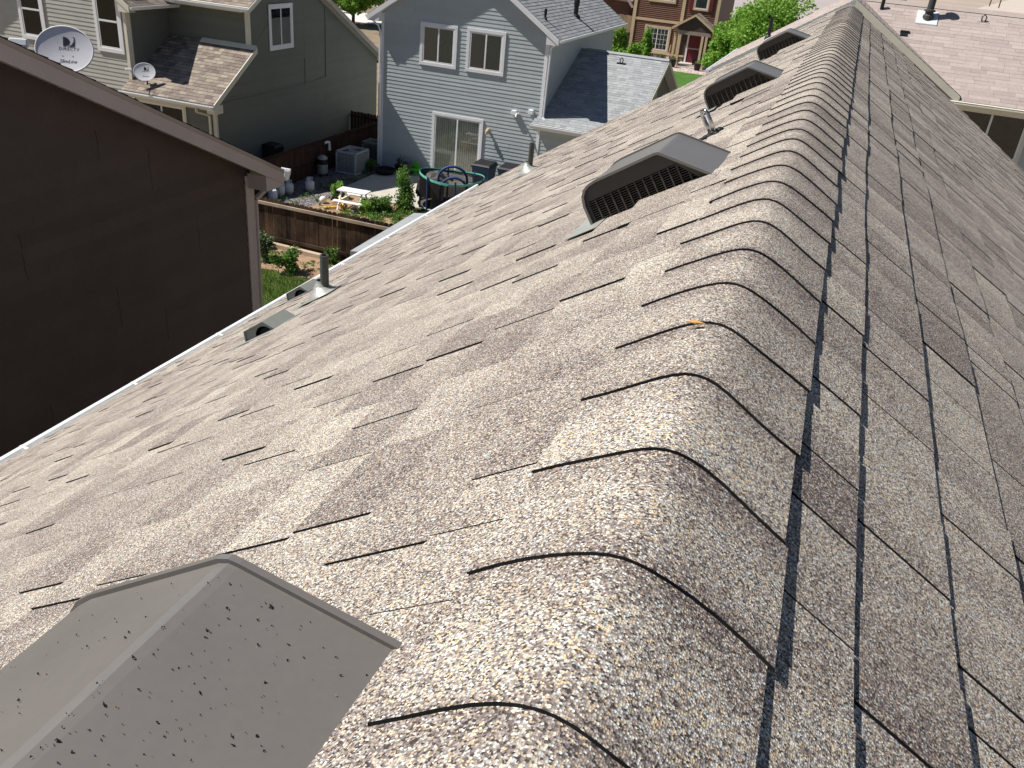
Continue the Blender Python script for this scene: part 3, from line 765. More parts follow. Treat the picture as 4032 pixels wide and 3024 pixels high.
# low wing on the right, roof sloping towards us
lw = build('wing_wall', MB().prism([(-9.38, 29.5, G), (-9.38, 37.8, G), (-9.38, 37.8, -6.05), (-9.38, 33.65, -4.10), (-9.38, 29.5, -6.18)], (3.05, 0, 0)), M['greenshade'], blue)
siding(lw, BF, lambda v: (-9.40, -6.35), G+.12, -6.18, M['bluesiding'])
slope_roof(blue, 'wing_roof', (-9.60, 29.08, -6.06), (-6.02, 29.08, -6.06), (-6.02, 33.65, -3.955), (-9.39, 33.65, -3.955), M['shingle_grey'], under='white', lip=.006)
slope_roof(blue, 'wing_roof', (-6.02, 38.2, -6.06), (-9.39, 38.2, -6.06), (-9.39, 33.66, -3.958), (-6.02, 33.66, -3.958), M['shingle_grey'], under='white', lip=.006)
build('ridge_strip', MB().hexa([(-9.2, 33.50, -3.995), (-6.02, 33.50, -3.995), (-6.02, 33.81, -3.995), (-9.2, 33.81, -3.995), (-9.2, 33.50, -3.978), (-6.02, 33.50, -3.978), (-6.02, 33.66, -3.918), (-9.2, 33.66, -3.918)]), M['shingle_grey'], blue)
build('rake_board', MB().prism([(-6.02, 29.08, -6.22), (-6.02, 33.65, -4.115), (-6.02, 33.65, -3.965), (-6.02, 29.08, -6.07)], (.025, 0, 0)), M['cream'], blue)
build('rake_board', MB().prism([(-6.02, 38.2, -6.22), (-6.02, 33.65, -4.115), (-6.02, 33.65, -3.965), (-6.02, 38.2, -6.07)], (.03, 0, 0)), M['cream'], blue)
build('gable_trim', MB().box(-6.33, -6.28, 33.5, 33.62, -6.6, -4.2), M['cream'], blue)
build('gutter', gutter_mb((-9.62, 29.07, -6.09), (-6.02, 29.07, -6.09), (0, -1, 0), .11, .10), M['white_gutter'], blue)
build('soffit', MB().box(-9.6, -6.05, 29.09, 29.5, -6.24, -6.2), M['white'], blue)
for x0, z0 in ((-10.47, -5.93), (-9.85, -5.82)):
    build('vent_cap', MB().box(x0, x0+.17, 29.36, 29.48, z0, z0+.15), M['white'], blue, bevel=.01)
build('vent_hook', MB().tube([(-10.22, 29.48, -5.88), (-10.24, 29.3, -5.86), (-10.25, 29.24, -5.96)], .035, 8), M['white'], blue)
wlm = MB().box(-11.36, -11.28, 29.38, 29.48, -6.62, -6.56); wlm.lathe((-11.32, 29.36, -6.74), [(.03, 0), (.055, .02), (.06, .12), (.03, .16)], 10)
build('wall_lamp', wlm, M['tantrim'], blue)
for px_, py_, pz_, rr, hh in ((-9.73, 29.88, -2.76, .04, .36), (-9.64, 33.17, -2.82, .085, .62)):
    pm = MB().lathe((px_, py_, pz_-.1), [(rr*2.2, .02), (rr*2, .1), (rr, .16), (rr, hh*.7), (rr*1.25, hh*.72), (rr*1.25, hh), (rr*1.0, hh+.06)], 12)
    build('roof_pipe', pm, M['blackp'], blue)
am = MB().box(-7.82, -7.5, 33.0, 33.12, -4.27, -4.2); am.tube([(-7.7, 33.03, -4.2), (-7.72, 33.03, -4.08), (-7.66, 33.03, -4.02), (-7.6, 33.03, -4.08), (-7.62, 33.03, -4.2)], .02, 6)
build('roof_anchor', am, M['tar'], blue)

# --- sage green house on the left
green = thing('house', 'sage green two-storey house with two tall windows and low shingled lean-to', 'house', (-22, 28, G))
gw, GFm = gable_block(green, -27.75, -21.58, 23.56, .66, -1.0, .28, .44, 34.0, M['greensiding'], 'cream', M['shingle_brown'], split=[-25.6, -23.2, -22.5], siding_to=-7.4, wall_in='greenshade')
window(green, GFm, -22.80, -21.73, -4.85, -2.95, 'hung', trim=.12, trimmat='white')
window(green, GFm, -25.96, -24.88, -4.85, -2.95, 'hung', trim=.12, trimmat='white')
# recessed upper wall and side wall
build('wall', MB().prism([(-18.4, 23.56, G), (-18.4, 34.3, G), (-18.4, 34.3, -5.15), (-18.4, 27.65, -1.75), (-18.4, 25.54, -3.05), (-18.4, 25.54, -4.5), (-18.4, 23.56, -6.04)], (-3.18, 0, 0)), M['greenshade'], green)
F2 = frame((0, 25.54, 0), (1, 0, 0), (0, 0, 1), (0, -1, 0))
uw = build('upper_wall', MB().box(-21.56, -18.42, 25.538, 25.6, -4.5, -3.0), M['greenshade'], green)
siding(uw, F2, lambda v: (-21.57, -18.48), -4.30, -3.12, M['greenshade'])
lwl = build('lower_wall', MB().box(-21.56, -18.42, 23.558, 23.62, G, -6.1), M['greenshade'], green)
siding(lwl, GFm, lambda v: (-21.52, -18.48), G+.2, -6.08, M['greenshade'])
FS = frame((-18.4, 0, 0), (0, 1, 0), (0, 0, 1), (1, 0, 0))
swl = build('side_boards', MB().box(-18.45, -18.41, 30, 30.2, -8.0, -7.9), M['greenshade'], green)
def sspan(v):
    a = 23.64; b = 34.25
    if v > -6.04: a = max(a, 23.56+(v+6.04)/.66*.86)
    if v > -4.45: a = max(a, 25.62)
    if v > -3.0: a = max(a, 25.54+(v+3.05)/.6)
    b = min(b, 27.65+(-1.95-v)/.55)
    return a, b
siding(swl, FS, sspan, -8.0, -1.9, M['greenshade'], split=[30.15, 26.3, 28.8], lip=.012)
build('corner_board', MB().box(-18.50, -18.37, 23.53, 23.62, G, -6.0), M['cream'], green, bevel=.004)
build('corner_board', MB().box(-18.52, -18.37, 25.50, 25.60, -4.5, -3.1), M['cream'], green, bevel=.004)
build('corner_board', MB().box(-21.66, -21.55, 23.52, 23.53+.2, -6.0, -3.3), M['cream'], green)
slope_roof(green, 'lean_to_roof', (-21.68, 23.12, -5.87), (-18.12, 23.12, -5.87), (-18.12, 25.5, -4.36), (-21.56, 25.5, -4.36), M['shingle_brown'], under='cream', wlo=.16, whi=.30)
build('top_flashing', MB().hexa([(-20.25, 25.38, -4.42), (-18.12, 25.38, -4.42), (-18.12, 25.52, -4.34), (-20.25, 25.52, -4.34), (-20.25, 25.38, -4.40), (-18.12, 25.38, -4.40), (-18.12, 25.52, -4.29), (-20.25, 25.52, -4.29)]), M['cream'], green)
build('rake_board', MB().prism([(-18.12, 23.12, -6.05), (-18.12, 25.52, -4.52), (-18.12, 25.52, -4.34), (-18.12, 23.12, -5.86)], (.03, 0, 0)), M['cream'], green)
build('eave_return', MB().prism([(-18.4, 23.14, -6.16), (-18.1, 23.14, -6.16), (-18.1, 23.14, -5.9), (-18.4, 23.14, -5.9)], (0, .42, 0)), M['cream'], green)
build('gutter', gutter_mb((-21.72, 23.11, -5.90), (-18.10, 23.11, -5.90), (0, -1, 0), .11, .10), M['white_gutter'], green)
build('soffit', MB().box(-21.6, -18.4, 23.13, 23.55, -6.06, -6.02), M['cream'], green)
downspout(green, [(-18.75, 23.08, -6.0), (-18.75, 23.08, -6.15), (-18.57, 23.47, -6.3), (-18.57, 23.49, G+.1)], 'cream')
window(green, GFm, -21.46, -19.52, -7.4, -6.12, 'darkslider', trim=.10, trimmat='cream')
window(green, FS, 26.62, 28.05, -4.58, -3.12, 'slider', trim=.10, trimmat='white', n=.016)
# roof over the recessed part: eave towards us, long slope away
slope_roof(green, 'roof', (-21.6, 25.12, -3.13), (-18.08, 25.12, -3.13), (-18.08, 27.65, -1.72), (-21.6, 27.65, -1.72), M['shingle_brown'], under='cream')
slope_roof(green, 'roof', (-18.08, 34.7, -5.56), (-21.6, 34.7, -5.56), (-21.6, 27.66, -1.725), (-18.08, 27.66, -1.725), M['shingle_brown'], under='cream')
build('gutter', gutter_mb((-21.6, 25.11, -3.16), (-18.06, 25.11, -3.16), (0, -1, 0), .11, .10), M['white_gutter'], green)
build('soffit', MB().box(-21.5, -18.4, 25.13, 25.53, -3.3, -3.26), M['cream'], green)
build('rake_board', MB().prism([(-18.08, 34.7, -5.76), (-18.08, 27.65, -1.92), (-18.08, 27.65, -1.74), (-18.08, 34.7, -5.58)], (.03, 0, 0)), M['taupe'], green)
build('rake_board', MB().prism([(-18.08, 25.12, -3.3), (-18.08, 27.65, -1.9), (-18.08, 27.65, -1.73), (-18.08, 25.12, -3.14)], (.03, 0, 0)), M['cream'], green)
build('wall_cable', MB().tube([(-18.375, 24.0, -5.95), (-18.373, 27.2, -5.93), (-18.373, 28.78, -5.92), (-18.373, 30.2, -5.8), (-18.373, 30.2, -3.35)], .018, 6), M['greypaint'], green)
build('wall_cable', MB().tube([(-18.375, 28.78, -5.92), (-18.375, 28.78, -5.02)], .018, 6), M['greypaint'], green)

# --- dark brown house beside us
brown = thing('house', 'dark brown boarded gable wall of the house next door with taupe trim', 'house', (-11, 5, G))
XB = -6.87; yA = 4.9; zA = -.80; pB = .483
tb_ = lambda y: zA-pB*abs(y-yA)
bwl = build('wall', MB().prism([(XB, .4, G), (XB, 9.40, G), (XB, 9.40, tb_(9.4)-.12), (XB, yA, zA-.12), (XB, .4, tb_(.4)-.12)], (-9, 0, 0)), M['brownsiding'], brown)
FBr = frame((XB, 0, 0), (0, 1, 0), (0, 0, 1), (1, 0, 0))
siding(bwl, FBr, lambda v: (max(.45, yA-(zA-.14-v)/pB), min(9.27, yA+(zA-.14-v)/pB)), G+.1, zA-.3, M['brownsiding'], e=.155, split=[7.6, 6.9, 8.3, 5.8], lip=.020)
build('corner_board', MB().box(XB-.12, XB+.03, 9.26, 9.43, G, tb_(9.4)-.20), M['taupe'], brown, bevel=.004)
XR_ = -6.57
for sy, ye in ((1, 9.68), (-1, .12)):
    a = (XR_-.0, ye, tb_(ye)); d = (XR_, yA, zA); c_ = (-16.4, yA, zA); b_ = (-16.4, ye, tb_(ye))
    slope_roof(brown, 'roof', a, b_, c_, d, M['shingle_dark'], under='taupe')
    for q0, q1, dx, mt in ((-.205, -.055, .026, 'taupe'), (-.055, -.012, .036, 'taupe_dark')):
        build('rake_board', MB().prism([(XR_, ye, tb_(ye)+q0), (XR_, yA, zA+q0), (XR_, yA, zA+q1), (XR_, ye, tb_(ye)+q1)], (dx, 0, 0)), M[mt], brown)
build('eave_return', MB().prism([(XB+.03, 9.30, -3.33), (XB+.03, 9.74, -3.33), (XB+.03, 9.72, tb_(9.72)-.20), (XB+.03, 9.30, tb_(9.3)-.21)], (.285, 0, 0)), M['taupe'], brown)
build('gutter', gutter_mb((-16.4, 9.70, tb_(9.7)-.03), (XR_+.03, 9.70, tb_(9.7)-.03), (0, 1, 0), .14, .13), M['white_gutter'], brown)
downspout(brown, [(XB+.10, 9.77, -3.24), (XB+.10, 9.75, -3.34), (XB+.02, 9.465, -3.52), (XB+.0, 9.458, G+.1)], 'taupe', .06)

# --- beige house behind the end of our ridge
tan_h = thing('house', 'tan roofed beige house beyond the far end of our ridge', 'house', (2, 30, G))
xm_ = -.1; ap = -.98; tf = lambda x: ap-.64*abs(x-xm_)
core = [(-3.15, 26.5, G), (2.95, 26.5, G), (2.95, 26.5, tf(2.95)-.16), (xm_, 26.5, ap-.16), (-3.15, 26.5, tf(-3.15)-.16)]
twl = build('wall', MB().prism(core, (0, 6.2, 0)), M['greenshade'], tan_h)
FT = frame((0, 26.5, 0), (1, 0, 0), (0, 0, 1), (0, -1, 0))
siding(twl, FT, lambda v: (max(-3.1, xm_-(ap-.2-v)/.64), min(2.9, xm_+(ap-.2-v)/.64)), -3.6, ap-.2, M['greensiding'], e=.16)
for sx, ex in ((-1, -3.5), (1, 3.02)):
    slope_roof(tan_h, 'roof', (ex, 26.17, tf(ex)), (ex, 33.0, tf(ex)), (xm_, 33.0, ap), (xm_, 26.17, ap), M['shingle_tan'], under='cream', wlo=.22, whi=.5)
    for q0, q1, dy, mt in ((-.20, -.012, .024, 'cream' if sx > 0 else 'bluesiding'), (-.46, -.2, .014, 'greenshade' if sx > 0 else 'cream')):  # lower right band: wall shade under the overhang, painted as a dark board
        build('rake_board', MB().prism([(ex, 26.17-dy, tf(ex)+q0), (xm_, 26.17-dy, ap+q0), (xm_, 26.17-dy, ap+q1), (ex, 26.17-dy, tf(ex)+q1)], (0, dy-.002, 0)), M[mt], tan_h)  # upper left board: cream fascia with its shade painted in as blue-grey; lower right: shade band, no real board
build('gutter', gutter_mb((-3.51, 26.12, tf(-3.5)-.03), (-3.51, 33.0, tf(-3.5)-.03), (-1, 0, 0), .11, .10), M['white_gutter'], tan_h)
build('wing_wall', MB().box(2.96, 9.6, 26.5, 32.5, G, -3.22), M['bluesiding'], tan_h)
slope_roof(tan_h, 'wing_roof', (2.7, 26.12, -3.11), (10, 26.12, -3.11), (10, 29.25, -1.03), (xm_, 29.25, -1.03), M['shingle_tan'], under='cream', wlo=.3, whi=.8, spread=.28, lip=.004)
slope_roof(tan_h, 'wing_roof', (10, 32.6, -3.2), (.3, 32.6, -3.2), (.3, 29.26, -1.035), (10, 29.26, -1.035), M['shingle_tan'], under='cream', wlo=.3, whi=.8, spread=.28, lip=.004)
build('ridge_strip', MB().prism([(.1, 29.11, -1.10), (.1, 29.25, -.99), (.1, 29.40, -1.10)], (9.9, 0, 0)), M['shingle_tan'], tan_h)
build('gutter', gutter_mb((2.84, 26.11, -3.14), (10, 26.11, -3.14), (0, -1, 0), .12, .11), M['cream'], tan_h)
build('frieze', MB().box(2.98, 9.9, 26.40, 26.498, -3.27, -3.20), M['cream'], tan_h)
window(tan_h, FT, 3.0, 4.92, -4.52, -3.21, 'darkslider', trim=.085, trimmat='cream', n=.01)
fl = MB().box(1.62, 2.16, 28.55, 29.05, -1.62, -1.26)
build('flue_flashing', MB().hexa([(1.58, 28.5, -1.52), (2.14, 28.5, -1.52), (2.14, 28.95, -1.215), (1.58, 28.95, -1.215), (1.58, 28.5, -1.485), (2.14, 28.5, -1.485), (2.14, 28.95, -1.18), (1.58, 28.95, -1.18)]), M['leadwhite'], tan_h)
build('flue', MB().lathe((1.88, 28.75, -1.45), [(.16, 0), (.15, .16), (.11, .2), (.11, .26), (.15, .27), (.15, .31), (.095, .33), (.095, 1.0), (.15, 1.02), (.15, 1.12), (.05, 1.16)], 14), M['pipe'], tan_h)
build('roof_pipe', MB().lathe((.62, 28.9, -1.45), [(.09, 0), (.075, .08), (.05, .12), (.05, .48), (.035, .48)], 10), M['blackp'], tan_h)
an = MB().box(3.15, 3.48, 28.82, 28.92, -1.36, -1.30); an.tube([(3.27, 28.86, -1.3), (3.25, 28.86, -1.17), (3.31, 28.86, -1.11), (3.37, 28.86, -1.17), (3.35, 28.86, -1.3)], .018, 6)
build('roof_anchor', an, M['tar'], tan_h)
sv = MB()
for k in range(3): sv.hexa([(1.25+.07*k, 28.0, -1.90), (1.31+.07*k, 28.0, -1.90), (1.31+.07*k, 28.2, -1.78), (1.25+.07*k, 28.2, -1.78), (1.25+.07*k, 28.02, -1.80-.01*k), (1.31+.07*k, 28.02, -1.80-.01*k), (1.31+.07*k, 28.2, -1.72), (1.25+.07*k, 28.2, -1.72)])
sv.box(1.24, 1.48, 28.12, 28.22, -1.86, -1.70)
build('slot_vent', sv, M['blackp'], tan_h)
build('roof_pipe', MB().lathe((-2.35, 29.2, tf(-2.35)-.05), [(.12, 0), (.09, .1), (.055, .14), (.055, .62), (.04, .62)], 10), M['blackp'], tan_h)

# ------------------------------------------------------------------ satellite dishes
def dish(loc, nrm, label, scale=1):
    n = Vector(nrm).normalized(); x = Vector((0, 0, 1)).cross(n).normalized(); yv = n.cross(x)
    c = Vector(loc); a, b, dp = .335, .275, .03
    r = thing('satellite_dish', label, 'satellite dish', (c.x, c.y, c.z-.75), 'satellite dishes on the roofs')
    f = lambda u, v: dp*((u/a)**2+(v/b)**2)
    Q = lambda u, v, h=0: c+x*u+yv*v+n*(f(u, v)+h)
    mb = MB(); seg = 40; rad = [0, .25, .5, .75, .93, 1.0]
    P = lambda q, j, h: Q(a*q*math.cos(2*math.pi*j/seg), b*q*math.sin(2*math.pi*j/seg), h)
    for k in range(1, len(rad)):
        for j in range(seg):
            for h, fl_ in ((0, 0), (-.012, 1)):
                p = [P(rad[k-1], j, h), P(rad[k], j, h), P(rad[k], j+1, h), P(rad[k-1], j+1, h)]
                if k == 1: p = p[1:3]+[P(0, 0, h)]
                mb.face(p)
    bo = build('bowl', mb, M['dish'], r, fix=False, smooth=True, weld=True)
    rm = MB().tube([P(1.0, j, -.006) for j in range(seg)], .011, 6, closed=True)
    build('rim', rm, M['dish'], bo, smooth=True)
    # printed mark: a solid D and a crescent in a square
    s = .067; cu, cv = .045, .10
    D_ = [(-s, -s*.82)]+[(-s+.0+s*1.15*math.sin(math.pi*k/14), -s*.82*math.cos(math.pi*k/14)) for k in range(15)]+[(-s, s*.82)]
    cr = [(s*.62, s*.82), (s, s*.82), (s, -s*.82), (-s*.35, -s*.82)]+[(-s*.35+s*1.25*math.sin(math.pi/2*k/10), -s*.82+s*1.5*(1-math.cos(math.pi/2*k/10))*.98) for k in range(1, 11)]
    for poly in (D_, cr):
        m2 = MB(); m2.prism([Q(cu+u, cv+v, .0016) for u, v in poly], n*.0012); build('logo_mark', m2, M['ink'], r)
    for body, size, uu, vv, shear, mt in (('DIRECTV', .052, .045, -.002, 0, 'ink'), ('SlimLine', .062, .035, -.155, .35, 'ink')):
        cu_ = bpy.data.curves.new('print', 'FONT'); cu_.body = body; cu_.size = size; cu_.align_x = 'CENTER'; cu_.shear = shear; cu_.resolution_u = 2
        if body == 'DIRECTV': cu_.space_character = 1.18
        to = bpy.data.objects.new('print', cu_); COL.objects.link(to)
        bpy.context.view_layer.update()
        me = bpy.data.meshes.new_from_object(to.evaluated_get(bpy.context.evaluated_depsgraph_get()))
        bpy.data.objects.remove(to)
        m2 = MB(); m2.v = [tuple(Q(uu+p.co.x, vv+p.co.y, .002)) for p in me.vertices]
        m2.f = [tuple(p.vertices) for p in me.polygons]; m2.m = [0]*len(m2.f); m2.t = [.5]*len(m2.f)
        build('lettering', m2, M[mt], r, fix=False)
    # bolts, feed arm, receiver and mast
    for u, v in ((-.03, -.07), (.09, -.07), (.05, -.22)):
        build('bolt', MB().lathe(Q(u, v, 0), [(.008, 0), (.006, .004)], 8, n), M['metal'], r)
    low = Q(-.30, -.16, 0)-n*.05; head = c+n*.42-yv*.06-x*.36
    build('feed_arm', MB().tube([c-yv*.27-n*.03, c-yv*.33+n*.12-x*.1, head], .018, 8), M['acgrey'], r)
    hb = MB().bar(head-x*.11, head+x*.10, .09, .07, n)
    build('receiver', hb, M['tankw'], r, bevel=.015)
    bk = c-n*.10-yv*.06; ft = Vector((c.x-.02, c.y+.10, c.z-.72))
    build('mast', MB().tube([bk, bk+Vector((-.02, .06, -.18)), ft], .026, 10), M['blackp'], r)
    build('bracket', MB().bar(bk+n*.06, bk-n*.05, .16, .16, yv), M['blackp'], r)
    build('foot', MB().lathe(ft, [(.11, -.05), (.10, .02), (.03, .04)], 10), M['blackp'], r)
    return r
d1 = dish((-8.97, 8.72, -1.86), (.40, -.80, .38), 'large white satellite dish behind the brown rake, with lettering')
dup(d1, (-20.86, 23.35, -5.25-.75), 'small far satellite dish standing on the green house lean-to roof')

# ------------------------------------------------------------------ fences
def picket(x, y, w, z0, z1, ax='x', t=.018):
    if ax == 'x': f = lambda a, h: (x+a, y, h)
    else: f = lambda a, h: (x, y+a, h)
    vec = (0, t, 0) if ax == 'x' else (t, 0, 0)
    return MB().prism([f(0, z0), f(w, z0), f(w, z1-.035), f(w-.03, z1), f(.03, z1), f(0, z1-.035)], vec)
fn = thing('fence', 'dark weathered dog-eared picket fence with pale top rail across the yards', 'fence', (-12, 19.85, G))
x = -16.7
while x < -7.2:
    w = rnd(.125, .142)
    build('picket', picket(x, 19.86+rnd(-.004, .006), w, G+rnd(.0, .03), G+1.36+rnd(-.012, .012)), M['fence'], fn); x += w+rnd(.004, .016)
for z_, mt in ((G+.25, 'fence'), (G+1.215, 'fencerail')): build('rail', MB().box(-16.7, -7.2, 19.815, 19.857, z_-.042, z_+.042), M[mt], fn)
for xx in (-15.6, -13.55, -11.3, -9.0): build('post', MB().box(xx-.045, xx+.045, 19.885, 19.97, G, G+1.26), M['fence'], fn)
fr = thing('fence', 'dark red brown plank fence running back beside the rock strip', 'fence', (-16.9, 25, G))
y = 20.0
while y < 31.9:
    w = rnd(.13, .145)
    build('plank', picket(-16.92+rnd(-.004, .004), y, w, G, G+1.19+rnd(-.01, .01), 'y'), M['fencered'], fr); y += w+.006
for z_ in (G+.47, G+1.10): build('rail', MB().box(-16.895, -16.855, 20.0, 31.9, z_-.04, z_+.04), M['fencered'], fr)
for yy in (22.2, 24.6, 27.0, 29.4): build('post', MB().box(-17.01, -16.93, yy, yy+.09, G, G+1.16), M['fencered'], fr)
fb = thing('fence', 'black picket gate fence between green house and blue house corner', 'fence', (-17.6, 32, G))
x = -18.35
while x < -16.0:
    build('picket', picket(x, 32.0, .135, G, G+1.32+rnd(-.01, .01)), M['fencered'], fb); x += .15
for z_ in (G+.35, G+1.15): build('rail', MB().box(-18.35, -16.0, 31.95, 31.995, z_-.04, z_+.04), M['fencered'], fb)
bmv = MB().hexa([(-13.98, 19.70, G), (-12.1, 19.62, G), (-12.1, 19.76, G), (-13.98, 19.84, G), (-13.98, 19.70, G+.14), (-12.1, 19.62, G+.14), (-12.1, 19.76, G+.14), (-13.98, 19.84, G+.14)])
tag(build('timber', bmv, M['timber'], None, (-13, 19.7, G)), 'bleached timber lying along the foot of the picket fence', 'timber')

# ------------------------------------------------------------------ things in the yards
tk = thing('propane_tank', 'white propane tank standing alone on the dark rocks', 'propane tank', (-15.97, 25.12, G), 'propane tanks')
tkb = MB().lathe((-15.97, 25.12, G), [(.10, .0), (.105, .03), (.13, .05), (.152, .10), (.155, .28), (.135, .335), (.07, .365), (.02, .37)], 18)
build('cylinder', tkb, M['tankw'], tk, smooth=False)
cl = MB()
for k in range(9):
    a0 = math.radians(20+k*32); a1 = a0+math.radians(30)
    q = [Vector((-15.97+.10*math.cos(g), 25.12+.10*math.sin(g), 0)) for g in (a0, a1)]
    cl.prism([q[0]+Vector((0, 0, G+.34)), q[1]+Vector((0, 0, G+.34)), q[1]+Vector((0, 0, G+.46)), q[0]+Vector((0, 0, G+.46))], Vector((-math.sin((a0+a1)/2)*0+math.cos((a0+a1)/2)*.005, math.sin((a0+a1)/2)*.005, 0)))
build('collar', cl, M['tankw'], tk)
build('valve', MB().lathe((-15.97, 25.12, G+.36), [(.025, 0), (.02, .05), (.035, .055), (.035, .075)], 8), M['metal'], tk)
for (x_, y_, lab) in ((-16.34, 23.5, 'white propane tank nearest the picket fence, first of the row of three'), (-16.42, 24.05, 'white propane tank in the middle of the row of three'), (-16.33, 24.42, 'white propane tank at the far end of the row of three')):
    dup(tk, (x_, y_, G), lab)
def ball(x_, y_, r_, lab):
    mb = MB().lathe((x_, y_, G+r_), [(r_*math.cos(math.pi*(k/12-.5)), r_*math.sin(math.pi*(k/12-.5))) for k in range(13)], 20)
    tag(build('ball', mb, M['plasticw'], None, (x_, y_, G), smooth=True), lab, 'ball', 'white balls in the yards')
ball(-14.88, 24.18, .12, 'white ball on the ground beside the picnic table')
ball(-13.80, 19.55, .135, 'white ball on bare earth at the end of the timber')

tb = thing('picnic_table', 'small white picnic table at the patio edge', 'picnic table', (-13.8, 24.2, G))
ta = math.radians(4)
TT = frame((-13.80, 24.28, G), (math.cos(ta), math.sin(ta), 0), (-math.sin(ta), math.cos(ta), 0), (0, 0, 1))
for k in range(3): build('top_plank', MB().fbox(TT, -.50, .50, -.225+.152*k, -.225+.152*k+.145, .56, .60), M['plasticw'], tb, bevel=.006)
for v0 in (-.56, .38): build('bench', MB().fbox(TT, -.50, .50, v0, v0+.19, .30, .33), M['plasticw'], tb, bevel=.006)
for u in (-.38, .34):
    for sg in (-1, 1): build('leg', MB().bar(TT(u, sg*.42, 0), TT(u, sg*.12, .56), .05, .04), M['plasticw'], tb)
    build('cross_bar', MB().bar(TT(u+.03, -.54, .285), TT(u+.03, .54, .285), .05, .04), M['plasticw'], tb)

def ac_unit(x0, x1, y0, y1, h, lab, mt):
    r = thing('air_conditioner', lab, 'air conditioner', ((x0+x1)/2, (y0+y1)/2, G), 'air conditioner units')
    c = MB()
    for xx in (x0, x1-.05):
        for yy in (y0, y1-.05): c.box(xx, xx+.05, yy, yy+.05, G+.04, G+h)
    build('corner_post', c, M[mt], r, kind='stuff')
    build('base', MB().box(x0-.02, x1+.02, y0-.02, y1+.02, G, G+.07), M[mt], r, bevel=.01)
    build('coil', MB().box(x0+.06, x1-.06, y0+.06, y1-.06, G+.07, G+h*.8), M['blackp'], r)
    tr_ = MB(); 
    for q in ((x0, x1, y0, y0+.07), (x0, x1, y1-.07, y1), (x0, x0+.07, y0+.07, y1-.07), (x1-.07, x1, y0+.07, y1-.07)): tr_.box(*q, G+h-.07, G+h)
    build('top_rim', tr_, M[mt], r, bevel=.008)
    gl_ = MB(); k = 0; z_ = G+.12
    while z_ < G+h-.1:
        gl_.box(x0+.05, x1-.05, y0+.004, y0+.016, z_, z_+.013); gl_.box(x1-.016, x1-.004, y0+.05, y1-.05, z_, z_+.013); z_ += .05
    xx = x0+.08
    while xx < x1-.05: gl_.box(xx, xx+.01, y0+.0, y0+.010, G+.07, G+h-.07); xx += .055
    yy = y0+.08
    while yy < y1-.05: gl_.box(x1-.01, x1, yy, yy+.01, G+.07, G+h-.07); yy += .055
    build('side_grille', gl_, M[mt], r, kind='stuff')
    fm = MB().lathe(((x0+x1)/2, (y0+y1)/2, G+h*.82), [(.09, 0), (.09, .06), (.02, .07)], 12)
    for k in range(4):
        a = math.pi/2*k+.4; fm.bar(((x0+x1)/2, (y0+y1)/2, G+h*.84), ((x0+x1)/2+.27*math.cos(a), (y0+y1)/2+.27*math.sin(a), G+h*.85), .14, .008)
    build('fan', fm, M['tarp'], r)
    tg = MB()
    for k in range(7):
        rr = .06+.05*k; cx, cy = (x0+x1)/2, (y0+y1)/2
        tg.tube([(cx+rr*math.cos(2*math.pi*j/18)*(x1-x0)/.8, cy+rr*math.sin(2*math.pi*j/18)*(y1-y0)/.8, G+h-.02) for j in range(18)], .006, 4, closed=True)
    build('top_grille', tg, M[mt], r, kind='stuff')
ac_unit(-16.52, -15.70, 27.75, 28.75, .80, 'pale caged air conditioner unit on the rocks by the fence', 'acgrey')
ac_unit(-16.55, -15.85, 29.7, 30.4, .78, 'darker air conditioner unit beside the blue house corner', 'greypaint')
# smoker / upright grill
sm = thing('smoker', 'round grey upright smoker drum against the plank fence', 'smoker', (-16.62, 27.0, G))
build('drum', MB().lathe((-16.62, 27.0, G), [(.16, .10), (.19, .12), (.19, .60), (.17, .68), (.08, .74), (.03, .75)], 16), M['metal'], sm)
for a in (.5, 2.6, 4.7): build('leg', MB().bar((-16.62+.15*math.cos(a), 27+.15*math.sin(a), G), (-16.62+.15*math.cos(a), 27+.15*math.sin(a), G+.14), .03, .03), M['blackp'], sm)
build('lid_band', MB().lathe((-16.62, 27.0, G+.44), [(.194, 0), (.197, .02), (.197, .16), (.194, .18)], 16), M['blackp'], sm)
# tap on the fence
tp = thing('pipe_fitting', 'white pipe fitting hung on the plank fence', 'pipe', (-16.83, 27.7, -7.9))
build('elbow', MB().tube([(-16.86, 27.55, -7.62), (-16.80, 27.64, -7.58), (-16.80, 27.76, -7.6), (-16.80, 27.78, -7.86)], .05, 8), M['white'], tp)
build('cap', MB().lathe((-16.80, 27.78, -7.90), [(.06, 0), (.06, .05)], 8), M['white'], tp)
# dark bin behind the fence at the green wall
bn = thing('bin', 'black bin behind the plank fence by the green wall', 'bin', (-18.1, 26.2, G))
build('body', MB().hexa([(-18.34, 25.95, G), (-17.9, 25.95, G), (-17.9, 26.4, G), (-18.34, 26.4, G), (-18.38, 25.9, G+.98), (-17.84, 25.9, G+.98), (-17.84, 26.46, G+.98), (-18.38, 26.46, G+.98)]), M['blackp'], bn, bevel=.02)
build('lid', MB().hexa([(-18.39, 25.88, G+.985), (-17.82, 25.88, G+.985), (-17.82, 26.48, G+.985), (-18.39, 26.48, G+.985), (-18.34, 25.93, G+1.07), (-17.88, 25.93, G+1.05), (-17.88, 26.42, G+1.05), (-18.34, 26.42, G+1.07)]), M['blackp'], bn, bevel=.02)
